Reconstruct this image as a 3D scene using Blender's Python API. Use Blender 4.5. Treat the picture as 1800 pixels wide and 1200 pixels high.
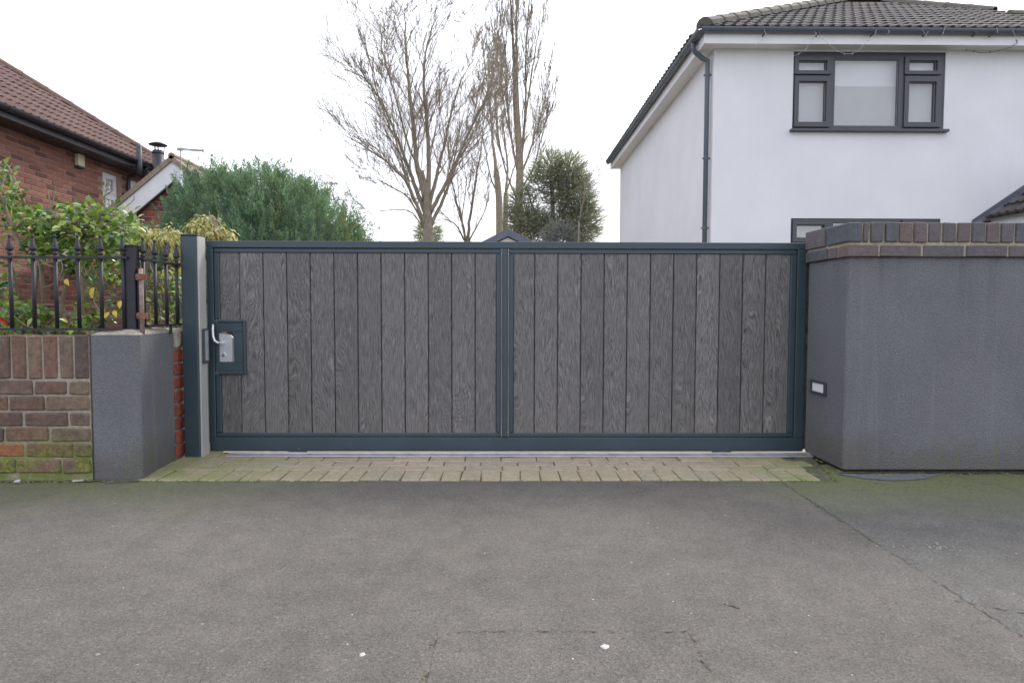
import bpy, math, random
from mathutils import Vector, Matrix, noise
RAD = math.radians
rng = random.Random(11)
SC = bpy.context.scene
for _o in list(bpy.data.objects):
    bpy.data.objects.remove(_o)
COL = SC.collection

# ------------------------------------------------------------------ camera
EYE = Vector((0, 0, .83))
FOC = 1136.0                                   # focal length in pixels of the 1800 px wide photograph
CROT = Matrix.Rotation(RAD(-.6), 3, 'Z') @ Matrix.Rotation(RAD(90 - 2.72), 3, 'X') @ Matrix.Rotation(RAD(.15), 3, 'Z')
cd = bpy.data.cameras.new('camera')
cam = bpy.data.objects.new('camera', cd)
COL.objects.link(cam)
cam.matrix_world = Matrix.Translation(EYE) @ CROT.to_4x4()
cd.sensor_width = 36; cd.lens = FOC / 1800 * 36
cd.clip_start = .05; cd.clip_end = 2000
SC.camera = cam

# ------------------------------------------------------------------ sky and sun
SUN_EL, SUN_AZ = 42, 38                          # degrees; azimuth clockwise from straight ahead (+Y)
w = bpy.data.worlds.new('World'); SC.world = w; w.use_nodes = True
nt = w.node_tree; nt.nodes.clear()
_out = nt.nodes.new('ShaderNodeOutputWorld'); _bg = nt.nodes.new('ShaderNodeBackground')
_sky = nt.nodes.new('ShaderNodeTexSky'); _sky.sky_type = 'NISHITA'; _sky.sun_disc = False
_sky.sun_elevation = RAD(SUN_EL); _sky.sun_rotation = RAD(SUN_AZ); _sky.air_density = 1; _sky.dust_density = 4
_tc = nt.nodes.new('ShaderNodeTexCoord'); _nz = nt.nodes.new('ShaderNodeTexNoise')
_nz.inputs['Scale'].default_value = 3.2; _nz.inputs['Detail'].default_value = 5
_rp = nt.nodes.new('ShaderNodeValToRGB')         # thin high cloud, nearly white all over
_rp.color_ramp.elements[0].position = .33; _rp.color_ramp.elements[0].color = (.52, .49, .485, 1)
_rp.color_ramp.elements[1].position = .55; _rp.color_ramp.elements[1].color = (1, 1, 1, 1)
_sc = nt.nodes.new('ShaderNodeMix'); _sc.data_type = 'RGBA'; _sc.blend_type = 'MULTIPLY'; _sc.inputs[0].default_value = 1
_sc.inputs[7].default_value = (10.5, 10.85, 12.0, 1)
_mx = nt.nodes.new('ShaderNodeMix'); _mx.data_type = 'RGBA'; _mx.inputs[0].default_value = .80
L = nt.links.new
L(_tc.outputs['Generated'], _nz.inputs['Vector']); L(_nz.outputs['Fac'], _rp.inputs['Fac'])
L(_rp.outputs['Color'], _sc.inputs[6]); L(_sky.outputs['Color'], _mx.inputs[6]); L(_sc.outputs[2], _mx.inputs[7])
L(_mx.outputs[2], _bg.inputs['Color']); L(_bg.outputs['Background'], _out.inputs['Surface'])
_bg.inputs['Strength'].default_value = .12
sd = bpy.data.lights.new('sun', 'SUN'); sd.energy = 1.7; sd.angle = RAD(14); sd.color = (1, .95, .87)
sun = bpy.data.objects.new('sun', sd); COL.objects.link(sun)
_sv = Vector((math.sin(RAD(SUN_AZ)) * math.cos(RAD(SUN_EL)), math.cos(RAD(SUN_AZ)) * math.cos(RAD(SUN_EL)), math.sin(RAD(SUN_EL))))
sun.rotation_euler = (_sv).to_track_quat('Z', 'Y').to_euler()
sun.location = _sv * 60
SC.view_settings.view_transform = 'Standard'; SC.view_settings.look = 'None'
SC.view_settings.gamma = 1; SC.view_settings.exposure = .74; SC.view_settings.use_curve_mapping = False
SC.render.engine = 'CYCLES'
SC.cycles.max_bounces = 6; SC.cycles.transparent_max_bounces = 12
SC.cycles.use_denoising = True


# ------------------------------------------------------------------ helpers
def at(x, y, Y):
    """surveyed point: sight line through photograph pixel (x, y), met at distance Y"""
    d = CROT @ Vector(((x - 900) / FOC, -(y - 600) / FOC, -1))
    return EYE + d * (Y / d.y)


def atX(x, y, X):
    d = CROT @ Vector(((x - 900) / FOC, -(y - 600) / FOC, -1))
    return EYE + d * (X / d.x)


def px_of(p):
    q = CROT.transposed() @ (Vector(p) - EYE)
    return (900 + FOC * q.x / -q.z, 600 - FOC * q.y / -q.z) if q.z < -.01 else (-9e3, -9e3)


def tag(o, label=None, cat=None, group=None, kind=None):
    for k, v in (('label', label), ('category', cat), ('group', group), ('kind', kind)):
        if v:
            o[k] = v
    return o


def empty(name, loc, label, cat, group=None, kind='thing'):
    o = bpy.data.objects.new(name, None); COL.objects.link(o); o.location = loc
    o.empty_display_size = .1
    return tag(o, label, cat, group, kind)


def origin(o):
    v = Vector((0, 0, 0))
    while o is not None:
        v += o.location; o = o.parent
    return v


def link(name, me, parent=None, loc=(0, 0, 0), rot=None):
    o = bpy.data.objects.new(name, me); COL.objects.link(o)
    o.location = loc
    if rot is not None:
        o.rotation_euler = rot
    if parent is not None:
        o.parent = parent
    return o


class MB:
    def __init__(s):
        s.v = []; s.f = []

    def add(s, vs, fs):
        n = len(s.v); s.v.extend(tuple(p) for p in vs); s.f.extend(tuple(i + n for i in f) for f in fs); return s

    def box(s, x0, x1, y0, y1, z0, z1):
        vs = [(x, y, z) for z in (z0, z1) for y in (y0, y1) for x in (x0, x1)]
        return s.add(vs, [(0, 2, 3, 1), (4, 5, 7, 6), (0, 1, 5, 4), (2, 6, 7, 3), (0, 4, 6, 2), (1, 3, 7, 5)])

    def cbox(s, x0, x1, y0, y1, z0, z1, c=.003, jit=0, r=None):
        """box with chamfered edges: 24 vertices, 26 faces"""
        lo = (x0, y0, z0); hi = (x1, y1, z1); idx = {}; vs = []
        for sx in (0, 1):
            for sy in (0, 1):
                for sz in (0, 1):
                    j = [(r.uniform(-jit, jit) if jit else 0) for _ in range(3)]
                    for ax in range(3):
                        p = []
                        for k, b in enumerate((sx, sy, sz)):
                            e = hi[k] if b else lo[k]
                            if k != ax:
                                e += -c if b else c
                            p.append(e + j[k])
                        idx[(sx, sy, sz, ax)] = len(vs); vs.append(p)
        fs = []
        for ax in range(3):
            a, b = [k for k in range(3) if k != ax]
            for sgn in (0, 1):
                q = []
                for (u, v) in ((0, 0), (1, 0), (1, 1), (0, 1)):
                    t = [0, 0, 0]; t[ax] = sgn; t[a] = u; t[b] = v
                    q.append(idx[(*t, ax)])
                if (sgn == 1) == (ax == 1):
                    q.reverse()
                fs.append(tuple(q))
            for u in (0, 1):
                for v in (0, 1):
                    t0 = [0, 0, 0]; t1 = [0, 0, 0]; t0[a] = t1[a] = u; t0[b] = t1[b] = v; t1[ax] = 1
                    q = [idx[(*t0, a)], idx[(*t1, a)], idx[(*t1, b)], idx[(*t0, b)]]
                    fs.append(tuple(q))
        for sx in (0, 1):
            for sy in (0, 1):
                for sz in (0, 1):
                    fs.append((idx[(sx, sy, sz, 0)], idx[(sx, sy, sz, 1)], idx[(sx, sy, sz, 2)]))
        return s.add(vs, fs)

    def tube(s, pts, rad, n=6, cap=True):
        pts = [Vector(p) for p in pts]
        if not hasattr(rad, '__len__'):
            rad = [rad] * len(pts)
        base = len(s.v); prev = None
        for i, p in enumerate(pts):
            d = (pts[min(i + 1, len(pts) - 1)] - pts[max(i - 1, 0)])
            d = d.normalized() if d.length > 1e-9 else Vector((0, 0, 1))
            if prev is None:
                u = d.orthogonal().normalized()
            else:
                u = (prev - d * prev.dot(d))
                u = u.normalized() if u.length > 1e-6 else d.orthogonal().normalized()
            prev = u; v = d.cross(u)
            for k in range(n):
                a = 2 * math.pi * k / n
                s.v.append(tuple(p + (u * math.cos(a) + v * math.sin(a)) * rad[i]))
        for i in range(len(pts) - 1):
            for k in range(n):
                a = base + i * n + k; b = base + i * n + (k + 1) % n
                s.f.append((a, b, b + n, a + n))
        if cap:
            s.f.append(tuple(base + k for k in reversed(range(n))))
            s.f.append(tuple(base + (len(pts) - 1) * n + k for k in range(n)))
        return s

    def lathe(s, c, prof, n=12):
        """prof: (radius, z) from the bottom up, turned about a vertical through c"""
        base = len(s.v)
        for r, z in prof:
            for k in range(n):
                a = 2 * math.pi * k / n
                s.v.append((c[0] + r * math.cos(a), c[1] + r * math.sin(a), c[2] + z))
        for i in range(len(prof) - 1):
            for k in range(n):
                a = base + i * n + k; b = base + i * n + (k + 1) % n
                s.f.append((a, b, b + n, a + n))
        s.f.append(tuple(base + k for k in reversed(range(n))))
        s.f.append(tuple(base + (len(prof) - 1) * n + k for k in range(n)))
        return s

    def prism(s, poly, ax, a0, a1):
        """poly in the two axes other than ax, extruded along ax"""
        n = len(poly); vs = []
        for a in (a0, a1):
            for (u, v) in poly:
                t = [u, v]; t.insert(ax, a); vs.append(t)
        fs = [tuple(reversed(range(n))), tuple(range(n, 2 * n))]
        fs += [(i, (i + 1) % n, (i + 1) % n + n, i + n) for i in range(n)]
        return s.add(vs, fs)

    def mesh(s, name, mat, off=(0, 0, 0), smooth=False):
        me = bpy.data.meshes.new(name)
        ox, oy, oz = off
        me.from_pydata([(a - ox, b - oy, c - oz) for a, b, c in s.v], [], s.f)
        if smooth:
            me.polygons.foreach_set('use_smooth', [True] * len(me.polygons))
        me.update()
        if mat is not None:
            me.materials.append(mat)
        return me

    def build(s, name, mat, parent=None, smooth=False, recalc=False):
        off = origin(parent) if parent is not None else (0, 0, 0)
        me = s.mesh(name, mat, off, smooth)
        if recalc:
            import bmesh
            b = bmesh.new(); b.from_mesh(me); bmesh.ops.recalc_face_normals(b, faces=b.faces); b.to_mesh(me); b.free()
        return link(name, me, parent)


def nrm(o):
    import bmesh
    b = bmesh.new(); b.from_mesh(o.data); bmesh.ops.recalc_face_normals(b, faces=b.faces); b.to_mesh(o.data); b.free()
    return o


# ------------------------------------------------------------------ materials
class Mt:
    """small wrapper that strings shader nodes together"""
    def __init__(s, name):
        s.m = bpy.data.materials.new(name); s.m.use_nodes = True
        s.nt = s.m.node_tree; s.b = s.nt.nodes['Principled BSDF']; s.o = s.nt.nodes['Material Output']
        s._pos = None

    def n(s, t, ins=None, **kw):
        nd = s.nt.nodes.new(t)
        for k, v in kw.items():
            setattr(nd, k, v)
        for k, v in (ins or {}).items():
            s.put(nd.inputs[k], v)
        return nd

    def put(s, sock, v):
        if isinstance(v, bpy.types.NodeSocket):
            s.nt.links.new(v, sock)
        else:
            sock.default_value = (*v, 1) if hasattr(v, '__len__') and len(v) == 3 and sock.type == 'RGBA' else v

    def set(s, **kw):
        for k, v in kw.items():
            s.put(s.b.inputs[k.replace('_', ' ')], v)
        return s

    def pos(s):
        if s._pos is None:
            s._pos = s.n('ShaderNodeNewGeometry').outputs['Position']
        return s._pos

    def xyz(s):
        nd = s.n('ShaderNodeSeparateXYZ', {0: s.pos()}); return nd.outputs

    def ma(s, op, a, b=0., clamp=False):
        nd = s.n('ShaderNodeMath', {0: a, 1: b}, operation=op, use_clamp=clamp); return nd.outputs[0]

    def noise(s, scale, detail=4, rough=.55, vec=None, out='Fac', dist=0):
        return s.n('ShaderNodeTexNoise', {'Vector': vec or s.pos(), 'Scale': scale, 'Detail': detail, 'Roughness': rough, 'Distortion': dist}).outputs[out]

    def voro(s, scale, vec=None, out='Distance'):
        return s.n('ShaderNodeTexVoronoi', {'Vector': vec or s.pos(), 'Scale': scale}).outputs[out]

    def ramp(s, fac, stops, interp='LINEAR'):
        nd = s.n('ShaderNodeValToRGB', {'Fac': fac}); r = nd.color_ramp; r.interpolation = interp
        while len(r.elements) < len(stops):
            r.elements.new(.5)
        for e, (p, c) in zip(r.elements, stops):
            e.position = p; e.color = (*c, 1) if hasattr(c, '__len__') else (c, c, c, 1)
        return nd.outputs['Color']

    def mix(s, fac, a, b, mode='MIX'):
        nd = s.n('ShaderNodeMix', data_type='RGBA', blend_type=mode)
        s.put(nd.inputs[0], fac); s.put(nd.inputs[6], a); s.put(nd.inputs[7], b); return nd.outputs[2]

    def step(s, v, a, b):
        nd = s.n('ShaderNodeMapRange', {'Value': v, 'From Min': a, 'From Max': b, 'To Min': 0., 'To Max': 1.}, interpolation_type='SMOOTHSTEP'); return nd.outputs[0]

    def rnd(s):
        a = s.n('ShaderNodeObjectInfo').outputs['Random']; b = s.n('ShaderNodeNewGeometry').outputs['Random Per Island']
        return s.ma('FRACT', s.ma('ADD', a, b))

    def bump(s, h, strength=.3, dist=.004, prev=None):
        nd = s.n('ShaderNodeBump', {'Height': h, 'Strength': strength, 'Distance': dist})
        if prev is not None:
            s.put(nd.inputs['Normal'], prev)
        return nd.outputs['Normal']


def m_plain(name, col, rough=.5, metal=0, var=.12, scale=30, bump=.05, spec=.5):
    M = Mt(name); n = M.noise(scale, 4)
    c = M.mix(1., col, M.ramp(n, [(.3, 1 - var), (.7, 1 + var)]), 'MULTIPLY')
    M.set(Base_Color=c, Roughness=M.ma('ADD', M.ma('MULTIPLY', n, .15), rough - .07), Metallic=metal, Normal=M.bump(M.noise(scale * 6, 3), bump, .002))
    M.b.inputs['Specular IOR Level'].default_value = spec
    return M.m


def m_brick(name, stops, moss=0, mott=.35, pale=.0, rough=.9):
    M = Mt(name); r = M.rnd(); c = M.ramp(r, stops, 'LINEAR')
    n1 = M.noise(38, 5, .65); n2 = M.noise(160, 3, .6)
    c = M.mix(1., c, M.ramp(n1, [(.28, 1 - mott), (.72, 1 + mott)]), 'MULTIPLY')
    c = M.mix(M.ramp(n2, [(.62, 0.), (.75, .5)]), c, (.035, .03, .028))
    if pale:
        c = M.mix(M.ma('MULTIPLY', M.step(M.noise(14, 6, .7), .52, .75), pale), c, (.30, .27, .22))
    if moss:
        z = M.xyz()['Z']; k = M.ma('MULTIPLY', M.step(z, .30, .02), M.step(M.noise(7, 6, .75), .42, .58))
        k = M.ma('MULTIPLY', k, moss, True)
        c = M.mix(k, c, M.ramp(M.noise(60, 4), [(.35, (.085, .10, .018)), (.7, (.26, .28, .06))]))
    h = M.ma('ADD', M.ma('MULTIPLY', n1, .6), n2)
    M.set(Base_Color=c, Roughness=rough, Normal=M.bump(h, .95, .005)); M.b.inputs['Specular IOR Level'].default_value = .25
    return M.m


def m_mortar(name, col, moss=0):
    M = Mt(name); n = M.noise(45, 6, .7)
    c = M.mix(1., col, M.ramp(n, [(.25, .6), (.75, 1.25)]), 'MULTIPLY')
    if moss:
        k = M.ma('MULTIPLY', M.step(M.xyz()['Z'], .34, .05), M.step(M.noise(8, 5, .7), .3, .6))
        c = M.mix(M.ma('MULTIPLY', k, moss, True), c, (.16, .19, .05))
    M.set(Base_Color=c, Roughness=.95, Normal=M.bump(M.noise(120, 4, .7), .8, .004)); M.b.inputs['Specular IOR Level'].default_value = .2
    return M.m


def m_render(name, col, moss=.8):
    """sponge-floated grey masonry paint"""
    M = Mt(name); p = M.xyz()
    big = M.noise(1.7, 5, .6); fine = M.noise(105, 4, .75); grit = M.voro(150)
    c = M.mix(1., col, M.ramp(big, [(.3, .88), (.7, 1.12)]), 'MULTIPLY')
    c = M.mix(1., c, M.ramp(fine, [(.32, .80), (.68, 1.15)]), 'MULTIPLY')
    c = M.mix(M.ma('MULTIPLY', M.step(M.noise(2.3, 4), .5, .75), .35), c, tuple(k * f for k, f in zip(col, (1.16, .98, .93))))
    # vertical run marks, thin
    rv = M.n('ShaderNodeCombineXYZ', {0: M.ma('MULTIPLY', p['X'], 16.), 1: M.ma('MULTIPLY', p['Y'], 16.), 2: M.ma('MULTIPLY', p['Z'], .7)}).outputs[0]
    c = M.mix(M.ma('MULTIPLY', M.step(M.noise(1., 4, .6, rv), .58, .72), .22), c, tuple(k * 1.5 for k in col))
    top = M.ma('MULTIPLY', M.step(M.noise(1., 5, .7, M.n('ShaderNodeVectorMath', {0: rv, 1: (5.3, 2.1, 9.)}, operation='ADD').outputs[0]), .50, .66), M.step(M.ma('ADD', p['Z'], M.ma('MULTIPLY', M.noise(4, 3), .5)), .95, 1.45))
    c = M.mix(M.ma('MULTIPLY', top, .38), c, tuple(k * .55 for k in col))
    c = M.mix(M.ma('MULTIPLY', M.step(M.voro(9, out='Distance'), .045, .02), .5), c, tuple(k * 2.2 for k in col))
    # dirt and algae creeping up from the ground
    low = M.step(M.ma('ADD', p['Z'], M.ma('MULTIPLY', M.noise(5, 5, .7), -.34)), .07, -.14)
    c = M.mix(M.ma('MULTIPLY', low, .55), c, (.11, .095, .08))
    al = M.ma('MULTIPLY', M.step(M.noise(2.9, 5, .75, rv), .55, .66), M.step(M.ma('ADD', p['Z'], M.ma('MULTIPLY', M.noise(6, 4), -.3)), .08, -.12))
    c = M.mix(M.ma('MULTIPLY', al, moss), c, (.14, .16, .04))
    h = M.ma('ADD', fine, M.ma('MULTIPLY', grit, .8))
    M.set(Base_Color=c, Roughness=.85, Normal=M.bump(h, .9, .006)); M.b.inputs['Specular IOR Level'].default_value = .3
    return M.m


def m_asphalt(name, tint, moss_y=(2.62, 3.2), moss=.8, dark=1.0):
    M = Mt(name); p = M.xyz()
    vo = M.n('ShaderNodeTexVoronoi', {'Vector': M.pos(), 'Scale': 230.}); cell = M.n('ShaderNodeSeparateColor', {0: vo.outputs['Color']}).outputs[0]
    vo2 = M.voro(320); fine = M.noise(420, 2, .7); mid = M.noise(9, 6, .65); big = M.noise(1.1, 4, .6)
    c = M.mix(1., tint, M.ramp(cell, [(0., .66), (.3, .92), (.8, 1.05), (1., 1.32)]), 'MULTIPLY')
    c = M.mix(1., c, M.ramp(fine, [(.3, .78), (.7, 1.18)]), 'MULTIPLY')
    c = M.mix(1., c, M.ramp(mid, [(.3, .85), (.7, 1.12)]), 'MULTIPLY')
    c = M.mix(1., c, M.ramp(big, [(.3, .84 * dark), (.7, 1.08 * dark)]), 'MULTIPLY')
    c = M.mix(M.ma('MULTIPLY', M.step(M.noise(3.1, 5, .7), .55, .72), .28), c, tuple(k * f for k, f in zip(tint, (1.25, 1.12, 1.05))))
    # larger single stones, some pale, some dark
    v9 = M.n('ShaderNodeTexVoronoi', {'Vector': M.pos(), 'Scale': 95.}); c9 = M.n('ShaderNodeSeparateColor', {0: v9.outputs['Color']}).outputs[1]; in9 = M.step(v9.outputs['Distance'], .42, .30)
    c = M.mix(M.ma('MULTIPLY', M.ma('MULTIPLY', M.step(c9, .80, .97), in9), .38), c, tuple(k * 1.8 for k in tint))
    c = M.mix(M.ma('MULTIPLY', M.ma('MULTIPLY', M.step(c9, .22, .04), in9), .4), c, tuple(k * .45 for k in tint))
    # damp darker strip where the tarmac meets the setts
    dmp = M.ma('MULTIPLY', M.step(M.ma('ADD', p['Y'], M.ma('MULTIPLY', mid, .18)), 2.98, 3.2), M.step(M.noise(3, 3), .3, .6))
    c = M.mix(M.ma('MULTIPLY', dmp, .35), c, tuple(k * .55 for k in tint))
    # bright stone chips
    c = M.mix(M.step(M.voro(13), .045, .025), c, (.46, .44, .40))
    # algae film, thicker next to the walls and at both ends of the gateway
    side = M.ma('MAXIMUM', M.step(p['X'], -.55, -1.7), M.step(p['X'], .85, 1.6))
    k = M.ma('ADD', p['Y'], M.ma('MULTIPLY', M.noise(3.2, 6, .7), .55))
    k = M.ma('MULTIPLY', M.step(k, moss_y[0] + .10, moss_y[1] + .26), M.ma('ADD', M.ma('MULTIPLY', side, 1.2), .08))
    k = M.ma('MULTIPLY', k, M.ma('MULTIPLY', M.step(M.noise(42, 6, .8), .28, .64), M.ma('MULTIPLY', M.step(M.noise(4.5, 5, .7), .22, .48), moss)), True)
    c = M.mix(k, c, M.ramp(M.noise(80, 3), [(.3, (.098, .112, .046)), (.7, (.172, .190, .084))]))
    h = M.ma('ADD', M.ma('MULTIPLY', vo.outputs['Distance'], .9), M.ma('ADD', M.ma('MULTIPLY', vo2, .5), M.ma('MULTIPLY', fine, .4)))
    M.set(Base_Color=c, Roughness=.88, Normal=M.bump(h, .5, .004)); M.b.inputs['Specular IOR Level'].default_value = .3
    return M.m


def m_board():
    """grey wood-embossed composite, cathedral grain running up each board"""
    M = Mt('gate_board'); p = M.xyz(); r = M.rnd()
    ox = M.ma('MULTIPLY', r, 71.3); oz = M.ma('MULTIPLY', M.ma('FRACT', M.ma('MULTIPLY', r, 7.7)), 43.)
    vec = M.n('ShaderNodeCombineXYZ', {0: M.ma('ADD', M.ma('MULTIPLY', p['X'], 1.), ox), 1: 0., 2: M.ma('ADD', M.ma('MULTIPLY', p['Z'], .20), oz)}).outputs[0]
    n = M.noise(5.5, 2, .5, vec); ring = M.ma('SINE', M.ma('ADD', M.ma('MULTIPLY', n, 300.), M.ma('MULTIPLY', M.noise(50, 3, .6, vec), 4.)))
    zone = M.step(M.noise(4., 3, .6, vec), .45, .68)
    fx = M.ma('ADD', p['X'], M.ma('MULTIPLY', n, .24))
    fv = M.n('ShaderNodeCombineXYZ', {0: M.ma('ADD', M.ma('MULTIPLY', fx, 300.), ox), 1: 0., 2: M.ma('ADD', M.ma('MULTIPLY', p['Z'], 13.), oz)}).outputs[0]
    fib = M.noise(1., 3, .75, fv, dist=.4); big = M.noise(2.2, 4, .6, vec)
    h = M.ma('ADD', M.ma('MULTIPLY', ring, M.ma('ADD', .015, M.ma('MULTIPLY', zone, .035))), fib)
    c = M.ramp(h, [(.28, (.034, .032, .033)), (.43, (.098, .093, .091)), (.57, (.160, .153, .150)), (.78, (.30, .29, .28))])
    c = M.mix(1., c, M.ramp(r, [(0., .86), (1., 1.13)]), 'MULTIPLY')
    c = M.mix(1., c, M.ramp(big, [(.3, (.90, .90, .92)), (.7, (1.10, 1.09, 1.07))]), 'MULTIPLY')
    dv = M.n('ShaderNodeCombineXYZ', {0: M.ma('ADD', M.ma('MULTIPLY', fx, 85.), oz), 1: 0., 2: M.ma('ADD', M.ma('MULTIPLY', p['Z'], 9.), ox)}).outputs[0]
    c = M.mix(M.ma('MULTIPLY', M.ma('MULTIPLY', M.step(M.noise(1., 2, .5, dv), .58, .70), M.step(M.noise(4.5, 2, .5, vec), .4, .62)), .75), c, (.055, .053, .060))
    c = M.mix(M.ma('MULTIPLY', M.ma('MULTIPLY', M.step(p['Z'], .36, .11), M.step(M.noise(30, 5, .7), .4, .7)), .3), c, (.17, .15, .12))
    M.set(Base_Color=c, Roughness=.62, Normal=M.bump(h, .5, .0025)); M.b.inputs['Specular IOR Level'].default_value = .4
    return M.m


def m_leaf(name, stops, rough=.3, trans=.25, spec=.5, tcol=None, ns=25, lo=.8, hi=1.2):
    M = Mt(name); r = M.rnd()
    c = M.ramp(r, stops); c = M.mix(1., c, M.ramp(M.noise(ns, 3), [(.3, lo), (.7, hi)]), 'MULTIPLY')
    M.set(Base_Color=c, Roughness=rough); M.b.inputs['Specular IOR Level'].default_value = spec
    tr = M.n('ShaderNodeBsdfTranslucent', {'Color': M.mix(1., c, tcol or (1.6, 1.7, .6), 'MULTIPLY')})
    mx = M.n('ShaderNodeMixShader', {0: trans, 1: M.b.outputs[0], 2: tr.outputs[0]})
    M.nt.links.new(mx.outputs[0], M.o.inputs['Surface'])
    return M.m


def m_bark(name, a, b):
    M = Mt(name); n = M.noise(7, 6, .7); c = M.ramp(n, [(.3, a), (.7, b)])
    M.set(Base_Color=c, Roughness=.9, Normal=M.bump(M.noise(40, 5, .7), .7, .01)); M.b.inputs['Specular IOR Level'].default_value = .2
    return M.m


def m_tile(name, stops, lichen=.0):
    M = Mt(name); r = M.rnd(); c = M.ramp(r, stops); n = M.noise(16, 5, .7)
    c = M.mix(1., c, M.ramp(n, [(.3, .75), (.7, 1.25)]), 'MULTIPLY')
    if lichen:
        c = M.mix(M.ma('MULTIPLY', M.step(M.noise(3.5, 6, .75), .5, .72), lichen), c, (.17, .16, .10))
    M.set(Base_Color=c, Roughness=.85, Normal=M.bump(M.noise(90, 3), .4, .003)); M.b.inputs['Specular IOR Level'].default_value = .3
    return M.m


def m_glass(name):
    M = Mt(name); M.set(Base_Color=(.8, .85, .86), Roughness=.02)
    tr = M.n('ShaderNodeBsdfTransparent', {'Color': (.94, .945, .95)}); gl = M.n('ShaderNodeBsdfGlossy', {'Color': (1, 1, 1), 'Roughness': .015})
    fr = M.ma('ADD', M.ma('MULTIPLY', M.ma('POWER', M.n('ShaderNodeLayerWeight', {'Blend': .5}).outputs['Facing'], 4.), .6), .09)
    mx = M.n('ShaderNodeMixShader', {0: fr, 1: tr.outputs[0], 2: gl.outputs[0]})
    M.nt.links.new(mx.outputs[0], M.o.inputs['Surface'])
    return M.m


MAT = {}
MAT['stucco'] = m_render('grey_render', (.158, .165, .176))
MAT['asphalt'] = m_asphalt('asphalt', (.132, .121, .108))
MAT['asphalt2'] = m_asphalt('asphalt_blue_grey', (.124, .120, .110), moss=1.)
MAT['asphalt3'] = m_asphalt('asphalt_trench', (.130, .119, .106), moss=0)
MAT['crack'] = m_plain('crack_filler', (.085, .080, .058), .95, var=.4, scale=60)
MAT['crack2'] = m_plain('brown_seam', (.118, .104, .080), .95, var=.4, scale=90)
MAT['grass'] = m_plain('garden_soil', (.10, .095, .05), .95, var=.4, scale=4)
MAT['drive'] = m_plain('pale_driveway', (.42, .37, .30), .95, var=.2, scale=12)
MAT['brick_garden'] = m_brick('garden_brick', [(0, (.130, .086, .068)), (.22, (.185, .112, .080)), (.42, (.108, .078, .070)), (.62, (.195, .130, .094)), (.80, (.165, .126, .090)), (.92, (.135, .090, .078)), (1, (.195, .112, .080))], moss=1.0, pale=.35)
MAT['brick_orange'] = m_brick('orange_brick', [(0, (.27, .105, .055)), (1, (.29, .12, .065))], moss=.5)
MAT['mortar_garden'] = m_mortar('garden_mortar', (.34, .31, .25), moss=1.)
MAT['brick_red'] = m_brick('bare_red_brick', [(0, (.26, .070, .045)), (.5, (.21, .06, .045)), (1, (.30, .09, .055))], mott=.4)
MAT['mortar_grey'] = m_mortar('grey_mortar', (.24, .22, .20))
MAT['fillet'] = m_mortar('wet_cement', (.15, .152, .16))
MAT['brick_blue'] = m_brick('engineering_brick', [(0, (.105, .106, .118)), (.25, (.145, .112, .106)), (.45, (.092, .100, .114)), (.65, (.135, .108, .110)), (.85, (.115, .108, .114)), (1, (.098, .104, .114))], mott=.22, rough=.7, pale=.14)
MAT['mortar_sand'] = m_mortar('sand_mortar', (.36, .315, .235))
MAT['brick_house'] = m_brick('house_brick', [(0, (.225, .108, .084)), (.3, (.29, .142, .108)), (.55, (.25, .118, .092)), (.70, (.14, .072, .063)), (.84, (.15, .074, .064)), (.9, (.28, .134, .104)), (1, (.235, .11, .087))], mott=.2)
MAT['mortar_house'] = m_mortar('house_mortar', (.36, .25, .19))
MAT['brick_gable'] = m_brick('gable_brick', [(0, (.27, .09, .07)), (.35, (.32, .11, .08)), (.6, (.15, .07, .065)), (.8, (.29, .11, .085)), (1, (.19, .085, .075))], mott=.25)
MAT['mortar_gable'] = m_mortar('gable_mortar', (.36, .28, .21))
MAT['paver'] = None
MAT['frame'] = m_plain('anthracite_powder_coat', (.034, .056, .070), .42, var=.08, scale=6, bump=.04)
MAT['board'] = m_board()
MAT['groove'] = m_plain('dark_gap', (.012, .013, .015), .8)
MAT['alu'] = m_plain('aluminium', (.46, .46, .48), .5, .7, var=.15, scale=14)
MAT['pale_metal'] = m_plain('pale_post_metal', (.44, .43, .405), .45, .1, var=.06, scale=9)  # pale grey, lighter than the post paint
MAT['lock'] = m_plain('satin_lock_case', (.62, .64, .66), .35, .55, var=.06)
MAT['chrome'] = m_plain('satin_handle', (.66, .66, .67), .25, .7, var=.05)
MAT['black'] = m_plain('black_paint', (.014, .014, .021), .52, var=.3, scale=40, bump=.12)
MAT['rust'] = m_plain('rusty_iron', (.20, .085, .060), .85, var=.45, scale=60, bump=.5)
MAT['pinkpipe'] = m_plain('weathered_pipe', (.24, .17, .15), .8, var=.4, scale=50, bump=.4)
MAT['white_lens'] = m_plain('white_diffuser', (.78, .79, .80), .4, var=.03)
MAT['dark_plastic'] = m_plain('dark_grey_plastic', (.05, .055, .065), .45, var=.1)
MAT['cem'] = m_mortar('cement_flaunching', (.33, .29, .24))
def m_white():
    M = Mt('white_render'); p = M.xyz()
    rv = M.n('ShaderNodeCombineXYZ', {0: M.ma('MULTIPLY', p['X'], 7.), 1: M.ma('MULTIPLY', p['Y'], 7.), 2: M.ma('MULTIPLY', p['Z'], .5)}).outputs[0]
    c = M.mix(1., (.66, .665, .69), M.ramp(M.noise(1.2, 5, .6), [(.3, .95), (.7, 1.04)]), 'MULTIPLY')
    c = M.mix(M.ma('MULTIPLY', M.step(M.noise(1., 5, .65, rv), .52, .72), .06), c, (.44, .43, .40))
    c = M.mix(M.ma('MULTIPLY', M.step(M.noise(9, 6, .75), .58, .72), .10), c, (.48, .47, .45))
    M.set(Base_Color=c, Roughness=.9, Normal=M.bump(M.ma('ADD', M.noise(22, 4), M.ma('MULTIPLY', M.noise(120, 3), .5)), .22, .006)); return M.m


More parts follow.
